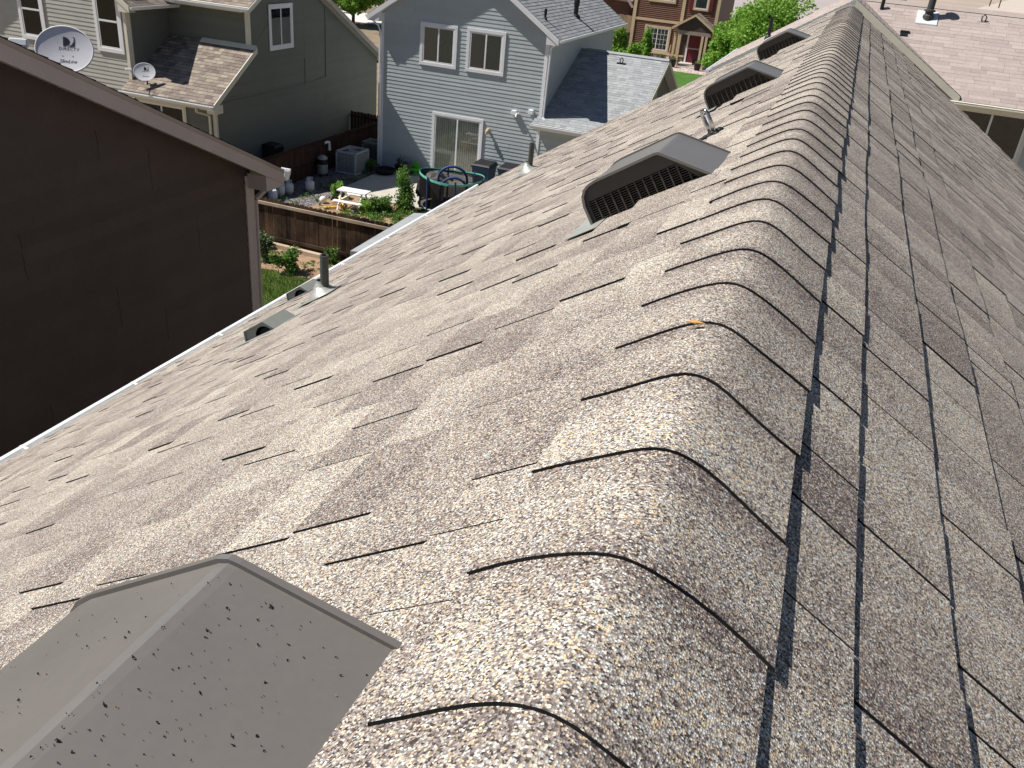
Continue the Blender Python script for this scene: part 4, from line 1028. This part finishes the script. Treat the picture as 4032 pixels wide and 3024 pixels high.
# blue wheelie bins
def wheelie(x_, y_, lab):
    r = thing('wheelie_bin', lab, 'rubbish bin', (x_, y_, G), 'blue wheelie bins by the glass door')
    build('body', MB().hexa([(x_-.27, y_-.30, G+.06), (x_+.27, y_-.30, G+.06), (x_+.27, y_+.26, G+.06), (x_-.27, y_+.26, G+.06), (x_-.34, y_-.38, G+.98), (x_+.34, y_-.38, G+.98), (x_+.34, y_+.36, G+.98), (x_-.34, y_+.36, G+.98)]), M['bluebin'], r, bevel=.02)
    build('rim', MB().box(x_-.365, x_+.365, y_-.405, y_+.385, G+.93, G+.985), M['bluebin'], r, bevel=.01)
    build('lid', MB().hexa([(x_-.37, y_-.42, G+.99), (x_+.37, y_-.42, G+.99), (x_+.37, y_+.39, G+.99), (x_-.37, y_+.39, G+.99), (x_-.31, y_-.36, G+1.06), (x_+.31, y_-.36, G+1.06), (x_+.31, y_+.33, G+1.09), (x_-.31, y_+.33, G+1.09)]), M['blackp'], r, bevel=.015)
    build('handle', MB().tube([(x_-.25, y_+.40, G+.99), (x_-.25, y_+.46, G+1.0), (x_+.25, y_+.46, G+1.0), (x_+.25, y_+.40, G+.99)], .016, 6), M['blackp'], r)
    for sx in (-1, 1): build('wheel', MB().lathe((x_+sx*.29, y_+.26, G+.12), [(.11, -.025), (.12, -.02), (.12, .02), (.11, .025)], 14, (1, 0, 0)), M['blackp'], r)
    for sx in (-1, 1): build('grip', MB().box(x_+sx*.16-.05, x_+sx*.16+.05, y_-.425, y_-.40, G+.66, G+.70), M['blackp'], r)
wheelie(-11.08, 28.75, 'blue wheelie bin with black lid right of the glass door')
wheelie(-10.15, 28.9, 'second blue wheelie bin half hidden by our roof edge')
# clutter by the wall
def blob_thing(name, lab, cat, pts, mat, axis=(0, 0, 1)):
    mb = MB()
    for (x_, y_, z_, r_, h_) in pts: mb.lathe((x_, y_, z_), [(r_*.8, 0), (r_, h_*.3), (r_*.9, h_*.7), (r_*.4, h_)], 10)
    return tag(build(name, mb, mat, None, pts[0][:3]), lab, cat)
fpt = thing('fire_pit', 'black ring fire pit on the shaded patio', 'fire pit', (-14.93, 28.55, G+.055))
build('bowl', MB().lathe((-14.93, 28.55, G+.055), [(.30, 0), (.36, .10), (.42, .14), (.42, .17), (.38, .17), (.30, .08), (.05, .06)], 22), M['blackp'], fpt)
build('grate', MB().tube([(-14.93+.33*math.cos(math.pi*k/9), 28.55+.33*math.sin(math.pi*k/9), G+.20) for k in range(18)], .012, 5, closed=True), M['tar'], fpt)
pl_ = thing('plant_pot', 'black pot with a dark dry plant by the blue wall', 'plant pot', (-14.62, 29.1, G+.055))
build('pot', MB().lathe((-14.62, 29.1, G+.055), [(.13, 0), (.18, .24), (.18, .27), (.14, .27)], 12), M['blackp'], pl_)
sk = MB()
for k in range(26):
    a = rnd(0, 6.28); q = Vector((-14.62, 29.1, G+.3)); e_ = q+Vector((math.cos(a)*rnd(.05, .22), math.sin(a)*rnd(.05, .22), rnd(.1, .35))); sk.bar(q, e_, .02, .006)
build('foliage', sk, M['bark'], pl_)
gb_ = thing('storage_bag', 'dark green bag slumped against the blue wall', 'bag', (-14.32, 29.15, G+.055))
build('body', MB().lathe((-14.30, 29.15, G+.055), [(.20, 0), (.25, .10), (.23, .26), (.14, .38), (.05, .42)], 12), M['tarp'], gb_, smooth=True)
build('strap', MB().tube([(-14.42, 29.0, G+.36), (-14.38, 28.96, G+.5), (-14.25, 28.96, G+.5), (-14.2, 29.0, G+.36)], .015, 6), M['blackp'], gb_)
lc = thing('toy_chair', 'bright lime plastic toy chair by the blue wall', 'toy', (-14.0, 29.1, G+.055))
build('back', MB().prism([(-14.17, 29.2, G+.1), (-13.87, 29.2, G+.1), (-13.85, 29.22, G+.36), (-13.93, 29.24, G+.50), (-14.08, 29.24, G+.50), (-14.18, 29.22, G+.36)], (0, .03, 0)), M['lime'], lc)
build('seat', MB().box(-14.18, -13.84, 28.92, 29.2, G+.24, G+.28), M['lime'], lc, bevel=.01)
for sx in (-14.16, -13.89):
    for yy in (28.94, 29.15): build('leg', MB().box(sx, sx+.04, yy, yy+.04, G+.055, G+.24), M['lime'], lc)
yt = thing('climbing_toy', 'yellow plastic climbing toy lying by the picnic table', 'toy', (-14.2, 24.1, G))
for P1 in ([(-14.55, 24.6, .14), (-14.3, 24.35, .20), (-14.05, 24.05, .06), (-13.95, 23.9, .04)], [(-14.45, 24.45, .05), (-14.2, 24.05, .16), (-13.9, 23.75, .03)], [(-14.62, 24.25, .04), (-14.4, 24.35, .06), (-14.3, 24.5, .08)], [(-14.52, 23.62, .03), (-14.3, 23.8, .03), (-14.15, 23.9, .03)]):
    build('bar', MB().tube([(a, b, G+.03+c) for a, b, c in P1], .035, 8), M['yellow'], yt, smooth=True)
bt_ = thing('toy_truck', 'dark toy truck lying in the weeds near the white ball', 'toy', (-14.62, 24.62, G))
build('body', MB().box(-14.80, -14.48, 24.55, 24.72, G+.06, G+.16), M['blackp'], bt_, bevel=.02)
build('cab', MB().box(-14.62, -14.50, 24.56, 24.71, G+.16, G+.25), M['blackp'], bt_, bevel=.02)
for a in (-14.74, -14.54):
    for b in (24.54, 24.73): build('wheel', MB().lathe((a, b, G+.06), [(.06, -.02), (.06, .02)], 10, (0, 1, 0)), M['tar'], bt_)
st = MB().lathe((-13.55, 23.85, G), [(.11, 0), (.14, .05), (.10, .12), (.03, .15)], 7)
tag(build('rock', st, M['rock'], None, (-13.55, 23.85, G)), 'grey rock among the weeds in front of the picnic table', 'rock')
st = MB().box(-13.2, -13.08, 22.95, 23.05, G, G+.14)
tag(build('paving_block', st, M['concrete'], None, (-13.1, 23, G)), 'pale block standing in weeds behind the picket fence', 'block')

# trampoline with safety net
tx, ty = -10.95, 25.55
tr = thing('trampoline', 'covered trampoline with teal edge band, blue hoops and black net', 'trampoline', (tx, ty, G))
RT = 1.08
ring = lambda rr, z_, n_=28: [(tx+rr*math.cos(2*math.pi*k/n_), ty+rr*.8*math.sin(2*math.pi*k/n_), z_) for k in range(n_)]
def teal_z(k, n_=28): return G+1.28+.06*math.sin(2*math.pi*k/n_*2+1)
tl = MB()
pts = [(p[0], p[1], teal_z(k)) for k, p in enumerate(ring(RT, 0))]
for k in range(28):
    p, q = Vector(pts[k]), Vector(pts[(k+1) % 28]); tl.hexa([p-Vector((0, 0, .04)), q-Vector((0, 0, .04)), q*1-Vector((0, 0, .04))+Vector((0, .012, 0)), p-Vector((0, 0, .04))+Vector((0, .012, 0)), p+Vector((0, 0, .03)), q+Vector((0, 0, .03)), q+Vector((0, .012, .03)), p+Vector((0, .012, .03))])
build('edge_band', tl, M['teal'], tr)
nm = MB()
lo = ring(RT*.98, G+.30)
for k in range(28): nm.face([lo[k], lo[(k+1) % 28], tuple(Vector(pts[(k+1) % 28])*1), pts[k]])
build('net', nm, M['net'], tr, fix=False)
build('jump_mat', MB().lathe((tx, ty, G+.28), [(.85, 0), (.9, .02), (.2, .025)], 28), M['blackp'], tr)
build('frame_ring', MB().tube(ring(RT, G+.30), .03, 6, closed=True), M['metal'], tr)
for k in (0, 5, 9, 14, 19, 23):
    p = ring(RT*1.02, 0)[k]
    build('pole', MB().tube([(p[0], p[1], G), (p[0], p[1], G+1.34)], .032, 8), M['bluepole'], tr)
for (a0, b0, a1, b1, hz) in ((tx-.36, ty-.25, tx+.50, ty+.1, 1.62), (tx-.05, ty-.75, tx+.75, ty-.45, 1.42)):
    hp = [(a0, b0, G+.35)]+[((a0+a1)/2-(a1-a0)/2*math.cos(math.pi*k/12), (b0+b1)/2-(b1-b0)/2*math.cos(math.pi*k/12), G+hz-.42+.42*math.sin(math.pi*k/12)) for k in range(13)]+[(a1, b1, G+.35)]
    build('hoop', MB().tube(hp, .04, 8), M['bluepole'], tr, smooth=True)
cv = MB()
cvp = [[(-12.0+.95*i/7, 25.25+.9*j/6, G+1.05+.28*math.sin(i/7*math.pi)*math.sin((j+.7)/6.5*math.pi)+.05*math.sin(i*2.3+j*1.7)) for j in range(7)] for i in range(8)]
for i in range(7):
    for j in range(6): cv.face([cvp[i][j], cvp[i+1][j], cvp[i+1][j+1], cvp[i][j+1]])
for i in range(7): cv.face([cvp[i][0], cvp[i+1][0], (cvp[i+1][0][0], cvp[i+1][0][1]-.05, G+.55), (cvp[i][0][0], cvp[i][0][1]-.05, G+.5)])
for j in range(6): cv.face([cvp[0][j], cvp[0][j+1], (cvp[0][j+1][0]-.08, cvp[0][j+1][1], G+.5), (cvp[0][j][0]-.08, cvp[0][j][1], G+.6)])
build('cover', cv, M['tarp'], tr, fix=False)

# ------------------------------------------------------------------ plants
def leaves(mb, c, rad, n, size, flat=.0, shell=.55):
    c = Vector(c)
    for _ in range(n):
        v = Vector((random.gauss(0, 1), random.gauss(0, 1), random.gauss(0, 1))).normalized()*(shell+(1-shell)*random.random())
        p = c+Vector((v.x*rad[0], v.y*rad[1], v.z*rad[2]))
        a = Vector((rnd(-1, 1), rnd(-1, 1), rnd(-.6, .8))).normalized(); b = a.orthogonal().normalized(); w = size*rnd(.6, 1.3)
        b.rotate(__import__('mathutils').Quaternion(a, rnd(0, 6.28)))
        mb.face([p-a*w*.5, p+b*w*.28, p+a*w*.5, p-b*w*.28])
def tree(lab, x_, y_, zb, zt, rx, ry, nblob, nleaf, lsize, mat, group=None, low=.35):
    r = thing('tree', lab, 'tree', (x_, y_, zb), group)
    H_ = zt-zb; tk_ = MB()
    tk_.tube([(x_, y_, zb-.1), (x_+.05*H_*.2, y_, zb+H_*.3), (x_, y_+.04*H_*.3, zb+H_*.6), (x_, y_, zb+H_*.85)], [H_*.035, H_*.026, H_*.016, H_*.006], 9)
    cr = MB()
    for k in range(nblob):
        a = rnd(0, 6.28); q = math.sqrt(random.random()); f = rnd(low, .95); sh = 1-max(0, (f-.6)/.4)**2*.75
        bx, by, bz_ = x_+rx*q*sh*math.cos(a), y_+ry*q*sh*math.sin(a), zb+H_*f
        br = rnd(.24, .42)*min(rx, H_*.5)
        leaves(cr, (bx, by, bz_), (br*1.15, br*1.15, br*.8), nleaf//nblob, lsize, shell=.35)
        if k % 2 == 0: tk_.tube([(x_, y_, zb+H_*max(.2, f-.28)), ((x_+bx)/2, (y_+by)/2, zb+H_*(f-.10)), (bx, by, bz_)], [H_*.012, H_*.008, H_*.003], 5)
    build('trunk', tk_, M['bark'], r); build('crown', cr, mat, r, fix=False)
    return r
TG = 'leafy trees behind our ridge'
tree('bright leafy tree left of the roof edge, beside the brown porch', -6.45, 57, -8.1, -4.0, 1.5, 1.4, 44, 16000, .19, M['leafA'], TG)
tree('tall bright leafy tree in the middle of the clump behind the vents', -5.2, 55.5, -8.1, -3.0, 1.9, 1.7, 50, 20000, .19, M['leafA'], TG)
tree('leafy tree at the right of the clump, above the tan eave', -3.6, 54, -8.1, -2.2, 2.2, 1.8, 50, 20000, .19, M['leafA'], TG)
tree('small bright tree hanging over the porch posts', -8.1, 61.5, -7.95, -6.0, .75, .7, 18, 4200, .16, M['leafA'], TG)
tree('green tree beyond the tan roof ridge, at the right', 6.3, 41, -8.6, -.95, 1.5, 1.4, 30, 8000, .18, M['leafB'])
tree('low leafy treetop behind the tan ridge by the white shed', 1.9, 60, -8, -1.15, 1.3, 1.3, 26, 5000, .22, M['leafA'])
tree('street tree on red mulch between the green and blue houses', -35.6, 62.5, GF, -3.9, 2.6, 2.4, 60, 15000, .24, M['leafA'], low=.30)
tree('pale feathery tree behind the green roof', -39.5, 61, -8.0, -4.3, 1.6, 1.6, 24, 5000, .24, M['leafC'], low=.15)
def shrub(lab, x_, y_, zb, rx, h, n, size, mat, group=None, name='shrub'):
    r = thing(name, lab, name, (x_, y_, zb), group)
    st_ = MB(); lv = MB()
    for k in range(9):
        a = rnd(0, 6.28); q = rnd(.1, .8); e_ = (x_+rx*q*math.cos(a), y_+rx*q*math.sin(a), zb+h*rnd(.18, .85))
        st_.tube([(x_, y_, zb-.02), ((x_*1.3+e_[0]*.7)/2, (y_*1.3+e_[1]*.7)/2, zb+h*.35), e_], [.012+.012*h, .01*h+.006, .004], 5)
        leaves(lv, e_, (rx*.45, rx*.45, h*.28), n//7, size, shell=.15)
    build('stem', st_, M['bark'], r); build('foliage', lv, mat, r, fix=False)
shrub('tall leafy shrub before the log house window, right one', -12.25, 59.5, GF-.1, .42, 2.6, 1800, .16, M['leafA'], 'shrubs before the log house')
shrub('broad leafy shrub along the log house wall', -13.2, 60.0, GF-.1, .85, 1.75, 3600, .17, M['leafA'], 'shrubs before the log house')
shrub('leafy shrub at the left corner of the log house', -14.35, 60.5, GF-.1, .6, 2.45, 2600, .17, M['leafA'], 'shrubs before the log house')
shrub('dark leafy bush on the lawn below the timber', -12.35, 18.35, G, .46, .62, 1500, .075, M['leafB'])
shrub('tall pale green weed by the brown house corner', -13.45, 18.75, G, .34, .95, 900, .085, M['leafC'])
shrub('light green bush left of the picnic table', -14.75, 25.0, G, .32, .55, 1100, .07, M['leafA'])
shrub('tall weedy bush in front of the trampoline net', -12.3, 25.0, G, .5, 1.5, 3600, .075, M['leafB'])
shrub('low weeds growing by the grey rock', -13.2, 24.1, G, .45, .45, 1300, .07, M['leafA'])
shrub('leafy weeds at the patio edge right of the picnic table', -12.75, 24.35, G, .5, .62, 1500, .07, M['leafB'])
shrub('dark bush at the blue house corner by the caged unit', -15.55, 28.6, G, .3, .45, 700, .06, M['leafB'])
shrub('small plant at the right end of the timber', -11.75, 19.55, G, .22, .5, 500, .07, M['leafB'])
wd = MB()
for _ in range(260):
    x_, y_ = rnd(-13.7, -9.8), rnd(21.0, 25.3)
    if x_ < -13 and y_ < 22.6: continue
    leaves(wd, (x_, y_, G+.12), (.16, .16, .13), 60, .065, shell=.1)
for _ in range(40):
    x_, y_ = rnd(-16.3, -14.4), rnd(20.1, 24.9); leaves(wd, (x_, y_, G+.06), (.10, .10, .08), 22, .06, shell=.1)
for _ in range(26):
    x_, y_ = rnd(-14.0, -11.4), rnd(18.3, 19.5); leaves(wd, (x_, y_, G+.05), (.12, .12, .07), 26, .06, shell=.1)
for _ in range(20):
    leaves(wd, (rnd(-16.0, -15.2), rnd(25.6, 28.4), G+.06), (.14, .14, .09), 36, .06, shell=.1)
o = build('weeds', wd, M['leafB'], None, (-12.5, 23, G), fix=False); o['kind'] = 'stuff'
gs = MB()
for _ in range(30000):
    x_, y_ = rnd(-14.8, -8.2), rnd(12.5, 18.9)
    if y_ > 18.2 and random.random() < .75: continue
    if (math.sin(x_*2.3+1)*math.sin(y_*1.9)) > .72 and random.random() < .85: continue
    h = rnd(.05, .13)*(1.3 if math.sin(x_*1.7)*math.cos(y_*1.3) > .2 else 1); a = rnd(0, 6.28); w = rnd(.006, .012)
    b = Vector((x_, y_, G)); d_ = Vector((math.cos(a), math.sin(a), 0))*w
    gs.face([b-d_, b+d_, b+Vector((rnd(-.05, .05), rnd(-.05, .05), h))])
o = build('grass', gs, M['blade'], None, (-11, 16, G), fix=False); o['kind'] = 'stuff'

# ------------------------------------------------------------------ across the street
log = thing('house', 'red brown log-sided house with gabled porch across the way', 'house', (-11.8, 68, GF))
yl = 66.0
lwall = build('wall', MB().box(-14.85, -9.0, yl, 74, GF, -1.6), M['logsiding'], log)
FL = frame((0, yl, 0), (1, 0, 0), (0, 0, 1), (0, -1, 0))
lg = MB(); v = -7.30
while v < -1.65:
    lg.prism([FL(-14.8, v, 0), FL(-14.8, v+.01, .03), FL(-14.8, v+.06, .05), FL(-14.8, v+.11, .03), FL(-14.8, v+.118, 0)], (5.75, 0, 0)); v += .122
build('log_siding', lg, M['logsiding'], lwall, kind='stuff')
stb = MB(); v = GF
while v < -7.42:
    u = -14.85+rnd(-.1, 0); h = rnd(.09, .16)
    while u < -10.9:
        w = rnd(.18, .5); stb.fbox(FL, u+.006, min(u+w, -10.9)-.006, v+.005, v+h-.005, 0, rnd(.05, .10), 0, random.random()); u += w
    v += h
build('ledge_stone', stb, M['stone'], lwall, kind='stuff')
build('sill_board', MB().box(-14.85, -10.85, yl-.12, yl, -7.42, -7.31), M['tantrim'], log)
build('band_board', MB().box(-14.85, -11.5, yl-.075, yl, -5.33, -5.16), M['tantrim'], log)
for x0, x1, z0 in ((-14.95, -14.72, -7.3), (-11.52, -11.30, -7.95), (-9.12, -8.92, -6.6)): build('corner_board', MB().box(x0, x1, yl-.09, yl+.1, z0 if x0 < -12 or x0 > -10 else -5.3, -1.6), M['tantrim'], log)
window(log, FL, -13.93, -12.02, -7.31, -5.58, 'grid', trim=.15, trimmat='tantrim', n=.06)
window(log, FL, -13.95, -12.0, -4.05, -2.5, 'slider', trim=.15, trimmat='tantrim', n=.06)
window(log, FL, -10.78, -9.68, -4.28, -2.5, 'hung', trim=.11, trimmat='tantrim', n=.06)
for x0, x1 in ((-11.06, -10.80), (-9.66, -9.40)): build('shutter', MB().box(x0, x1, yl-.11, yl-.06, -4.27, -2.5), M['burgundy'], log, bevel=.01)
# porch
pz = -7.72
build('porch_floor', MB().box(-11.0, -9.1, yl-1.3, yl, GF, pz), M['concrete'], log)
build('step', MB().box(-10.95, -9.55, yl-1.6, yl-1.3, GF, pz-.14), M['concrete'], log)
pa, pl, pr_, pe = -4.42, -11.72, -8.72, -5.38
slope_roof(log, 'porch_roof', (pl, yl-1.6, pe), (pl, yl, pe), (-10.22, yl, pa), (-10.22, yl-1.6, pa), M['shingle_brown'], thick=.12, under='tantrim')
slope_roof(log, 'porch_roof', (pr_, yl-1.6, pe), (pr_, yl, pe), (-10.22, yl, pa), (-10.22, yl-1.6, pa), M['shingle_brown'], thick=.12, under='tantrim')
build('porch_gable', MB().prism([(-11.3, yl-1.5, -5.52), (-9.14, yl-1.5, -5.52), (-9.14, yl-1.5, -5.2), (-10.22, yl-1.5, -4.58), (-11.3, yl-1.5, -5.2)], (0, .06, 0)), M['brownsiding'], log)
for ex in (pl, pr_): build('rake_board', MB().prism([(ex, yl-1.63, pe-.16), (-10.22, yl-1.63, pa-.16), (-10.22, yl-1.63, pa-.02), (ex, yl-1.63, pe-.02)], (0, .028, 0)), M['tantrim'], log)
build('beam', MB().box(-11.45, -9.0, yl-1.52, yl-1.40, -5.78, -5.54), M['taupe_dark'], log)
for xx, zb, zt in ((-11.42, -7.6, -5.78), (-11.08, -7.62, -5.78), (-9.52, -7.95, -5.78), (-9.25, -7.95, -5.78)): build('post', MB().box(xx-.075, xx+.075, yl-1.53, yl-1.38, zb-.35, zt), M['tantrim'], log)
dr = build('door', MB().box(-10.66, -9.82, yl-.10, yl-.05, pz+.02, -5.78), M['burgundy'], log)
for q in ((-10.78, -10.66, pz, -5.68), (-9.82, -9.70, pz, -5.68), (-10.66, -9.82, -5.78, -5.68)): build('door_frame', MB().box(q[0], q[1], yl-.13, yl-.04, q[2], q[3]), M['white'], dr)
build('door_bar', MB().box(-10.64, -9.84, yl-.115, yl-.10, -6.82, -6.74), M['taupe'], dr)
build('handle', MB().lathe((-9.9, yl-.12, -6.7), [(.03, 0), (.03, .04)], 8, (0, -1, 0)), M['steel'], dr)
build('porch_wall', MB().box(-11.28, -9.05, yl-.045, yl-.02, pz, -5.6), M['brownsiding'], log)
downspout(log, [(-11.42, yl-.13, -5.4), (-11.42, yl-.13, -7.75), (-11.75, yl-.5, GF+.06)], 'tantrim', .09)
slope_roof(log, 'roof', (-15.3, yl-.4, -1.7), (-8.6, yl-.4, -1.7), (-8.6, 70, .6), (-15.3, 70, .6), M['shingle_brown'], under='tantrim')
slope_roof(log, 'roof', (-8.6, 74.4, -1.7), (-15.3, 74.4, -1.7), (-15.3, 70.01, .6), (-8.6, 70.01, .6), M['shingle_brown'], under='tantrim')
def pot(x_, y_, zb, r_, h, lab, fl=None, mt='blackp'):
    t_ = thing('planter', lab, 'planter', (x_, y_, zb), 'planters at the log house')
    build('pot', MB().lathe((x_, y_, zb), [(r_*.75, 0), (r_, h*.9), (r_*1.08, h*.92), (r_*1.08, h), (r_*.9, h)], 12), M[mt], t_)
    lv = MB(); leaves(lv, (x_, y_, zb+h+.08), (r_*.9, r_*.9, .14), 130, .09); build('foliage', lv, M['leafB'], t_, fix=False)
    if fl:
        fw_ = MB(); leaves(fw_, (x_, y_, zb+h+.16), (r_*.6, r_*.6, .08), 70, .08); build('flower', fw_, M['flower'], t_, fix=False)
pot(-13.2, 64.9, GF, .2, .46, 'black planter with red flowers under the log house window', True)
pot(-12.25, 64.9, GF, .2, .46, 'dark planter without flowers under the log house window', None, 'bark')
pot(-11.2, 63.9, GF, .24, .52, 'tall black planter left of the porch step')
pot(-9.45, 63.9, GF, .24, .46, 'black planter right of the porch step')
ch = thing('porch_chair', 'dark porch chair with blue cushion beside the burgundy door', 'chair', (-9.75, 65.2, pz))
build('cushion', MB().box(-10.02, -9.52, 64.95, 65.4, pz+.40, pz+.48), M['bluechair'], ch, bevel=.02)
build('backrest', MB().hexa([(-9.6, 64.95, pz+.45), (-9.54, 64.95, pz+.45), (-9.54, 65.42, pz+.45), (-9.6, 65.42, pz+.45), (-9.5, 64.95, pz+.95), (-9.44, 64.95, pz+.95), (-9.44, 65.42, pz+.95), (-9.5, 65.42, pz+.95)]), M['blackp'], ch)
build('seat', MB().box(-10.04, -9.5, 64.93, 65.42, pz+.36, pz+.40), M['blackp'], ch)
for a in (-10.02, -9.56):
    for b in (64.95, 65.36): build('leg', MB().box(a, a+.05, b, b+.05, pz, pz+.36), M['blackp'], ch)
sh = thing('shovel', 'wooden handled shovel leaning on the stone base', 'shovel', (-11.92, 65.5, GF))
build('handle', MB().tube([(-11.9, 65.7, GF+.45), (-11.86, 65.85, GF+1.25)], .03, 6), M['tantrim'], sh)
build('blade', MB().prism([(-12.02, 65.6, GF+.2), (-11.82, 65.6, GF+.2), (-11.8, 65.68, GF+.45), (-12.04, 65.68, GF+.45)], (0, .02, 0)), M['timber'], sh)

red = thing('house', 'rust brown neighbouring house edge left of the log house', 'house', (-18, 69, GF))
build('wall', MB().box(-21, -15.75, 68, 76, GF, -3.9), M['logsiding'], red)
slope_roof(red, 'roof', (-21.5, 67.5, -3.9), (-15.45, 67.5, -4.3), (-15.45, 72, -2.2), (-21.5, 72, -2.0), M['shingle_brown'], under='taupe')
build('rake_board', MB().prism([(-15.45, 67.45, -4.75), (-16.6, 67.45, -3.4), (-16.45, 67.45, -3.25), (-15.28, 67.45, -4.68)], (0, .05, 0)), M['taupe'], red)
fp = thing('fence', 'pale plank fence beside the left corner of the log house', 'fence', (-15.5, 66.8, GF))
x = -16.2
while x < -14.9: build('plank', picket(x, 66.8, .14, GF, GF+2.75+rnd(-.02, .02)), M['fencepale'], fp); x += .148
fd = thing('fence', 'dark brown low fence before the pale plank fence', 'fence', (-15.5, 64.5, GF))
x = -16.4
while x < -14.9: build('plank', picket(x, 65.2, .14, GF, GF+1.75+rnd(-.02, .02)), M['fencered'], fd); x += .148
cn = thing('canopy', 'red canopy roof glimpsed behind the log house corner', 'canopy', (-17.2, 75, GF))
build('top', MB().hexa([(-18.6, 75, -4.95), (-16.2, 75, -4.95), (-16.2, 77.4, -4.95), (-18.6, 77.4, -4.95), (-17.6, 76, -4.2), (-17.2, 76, -4.2), (-17.2, 76.4, -4.2), (-17.6, 76.4, -4.2)]), M['redcanopy'], cn)
for a in (-18.55, -16.25):
    for b in (75.05, 77.3): build('post', MB().box(a, a+.06, b, b+.06, GF, -4.95), M['white'], cn)
shd = thing('shed', 'white boarded shed with dark gable end far beyond the tan roof', 'shed', (9, 128, GF))
sx, sy = 9.6, 126.0
build('wall', MB().box(sx-2.4, sx+2.3, sy, sy+3, GF, GF+2.1), M['white'], shd)
bw_ = MB()
for k in range(9): bw_.hexa([(sx-2.42, sy-.05, GF+.23*k), (sx+2.3, sy-.05, GF+.23*k), (sx+2.3, sy, GF+.23*k), (sx-2.42, sy, GF+.23*k), (sx-2.42, sy-.01, GF+.23*k+.22), (sx+2.3, sy-.01, GF+.23*k+.22), (sx+2.3, sy, GF+.23*k+.22), (sx-2.42, sy, GF+.23*k+.22)])
build('siding', bw_, M['white'], shd, kind='stuff')
build('roof', MB().prism([(sx-2.6, sy-.3, GF+2.05), (sx-2.6, sy+1.5, GF+3.0), (sx-2.6, sy+3.3, GF+2.05), (sx-2.6, sy+3.3, GF+2.2), (sx-2.6, sy+1.5, GF+3.15), (sx-2.6, sy-.3, GF+2.2)], (5.3, 0, 0)), M['shingle_tan'], shd)
build('door', MB().box(sx+2.3, sx+2.34, sy+.5, sy+2.4, GF, GF+2.0), M['blackp'], shd)
for i_, (x_, y_) in enumerate(((29.5, 255), (31, 250))):
    pp = tag(build('post', MB().box(x_-.12, x_+.12, y_-.12, y_+.12, GF, GF+2.6), M['bark'], None, (x_, y_, GF)), ('thin brown post in the far sandy field, nearer the white shed', 'thin brown post in the far sandy field, farther from the white shed')[i_], 'post', 'posts in the sandy field')
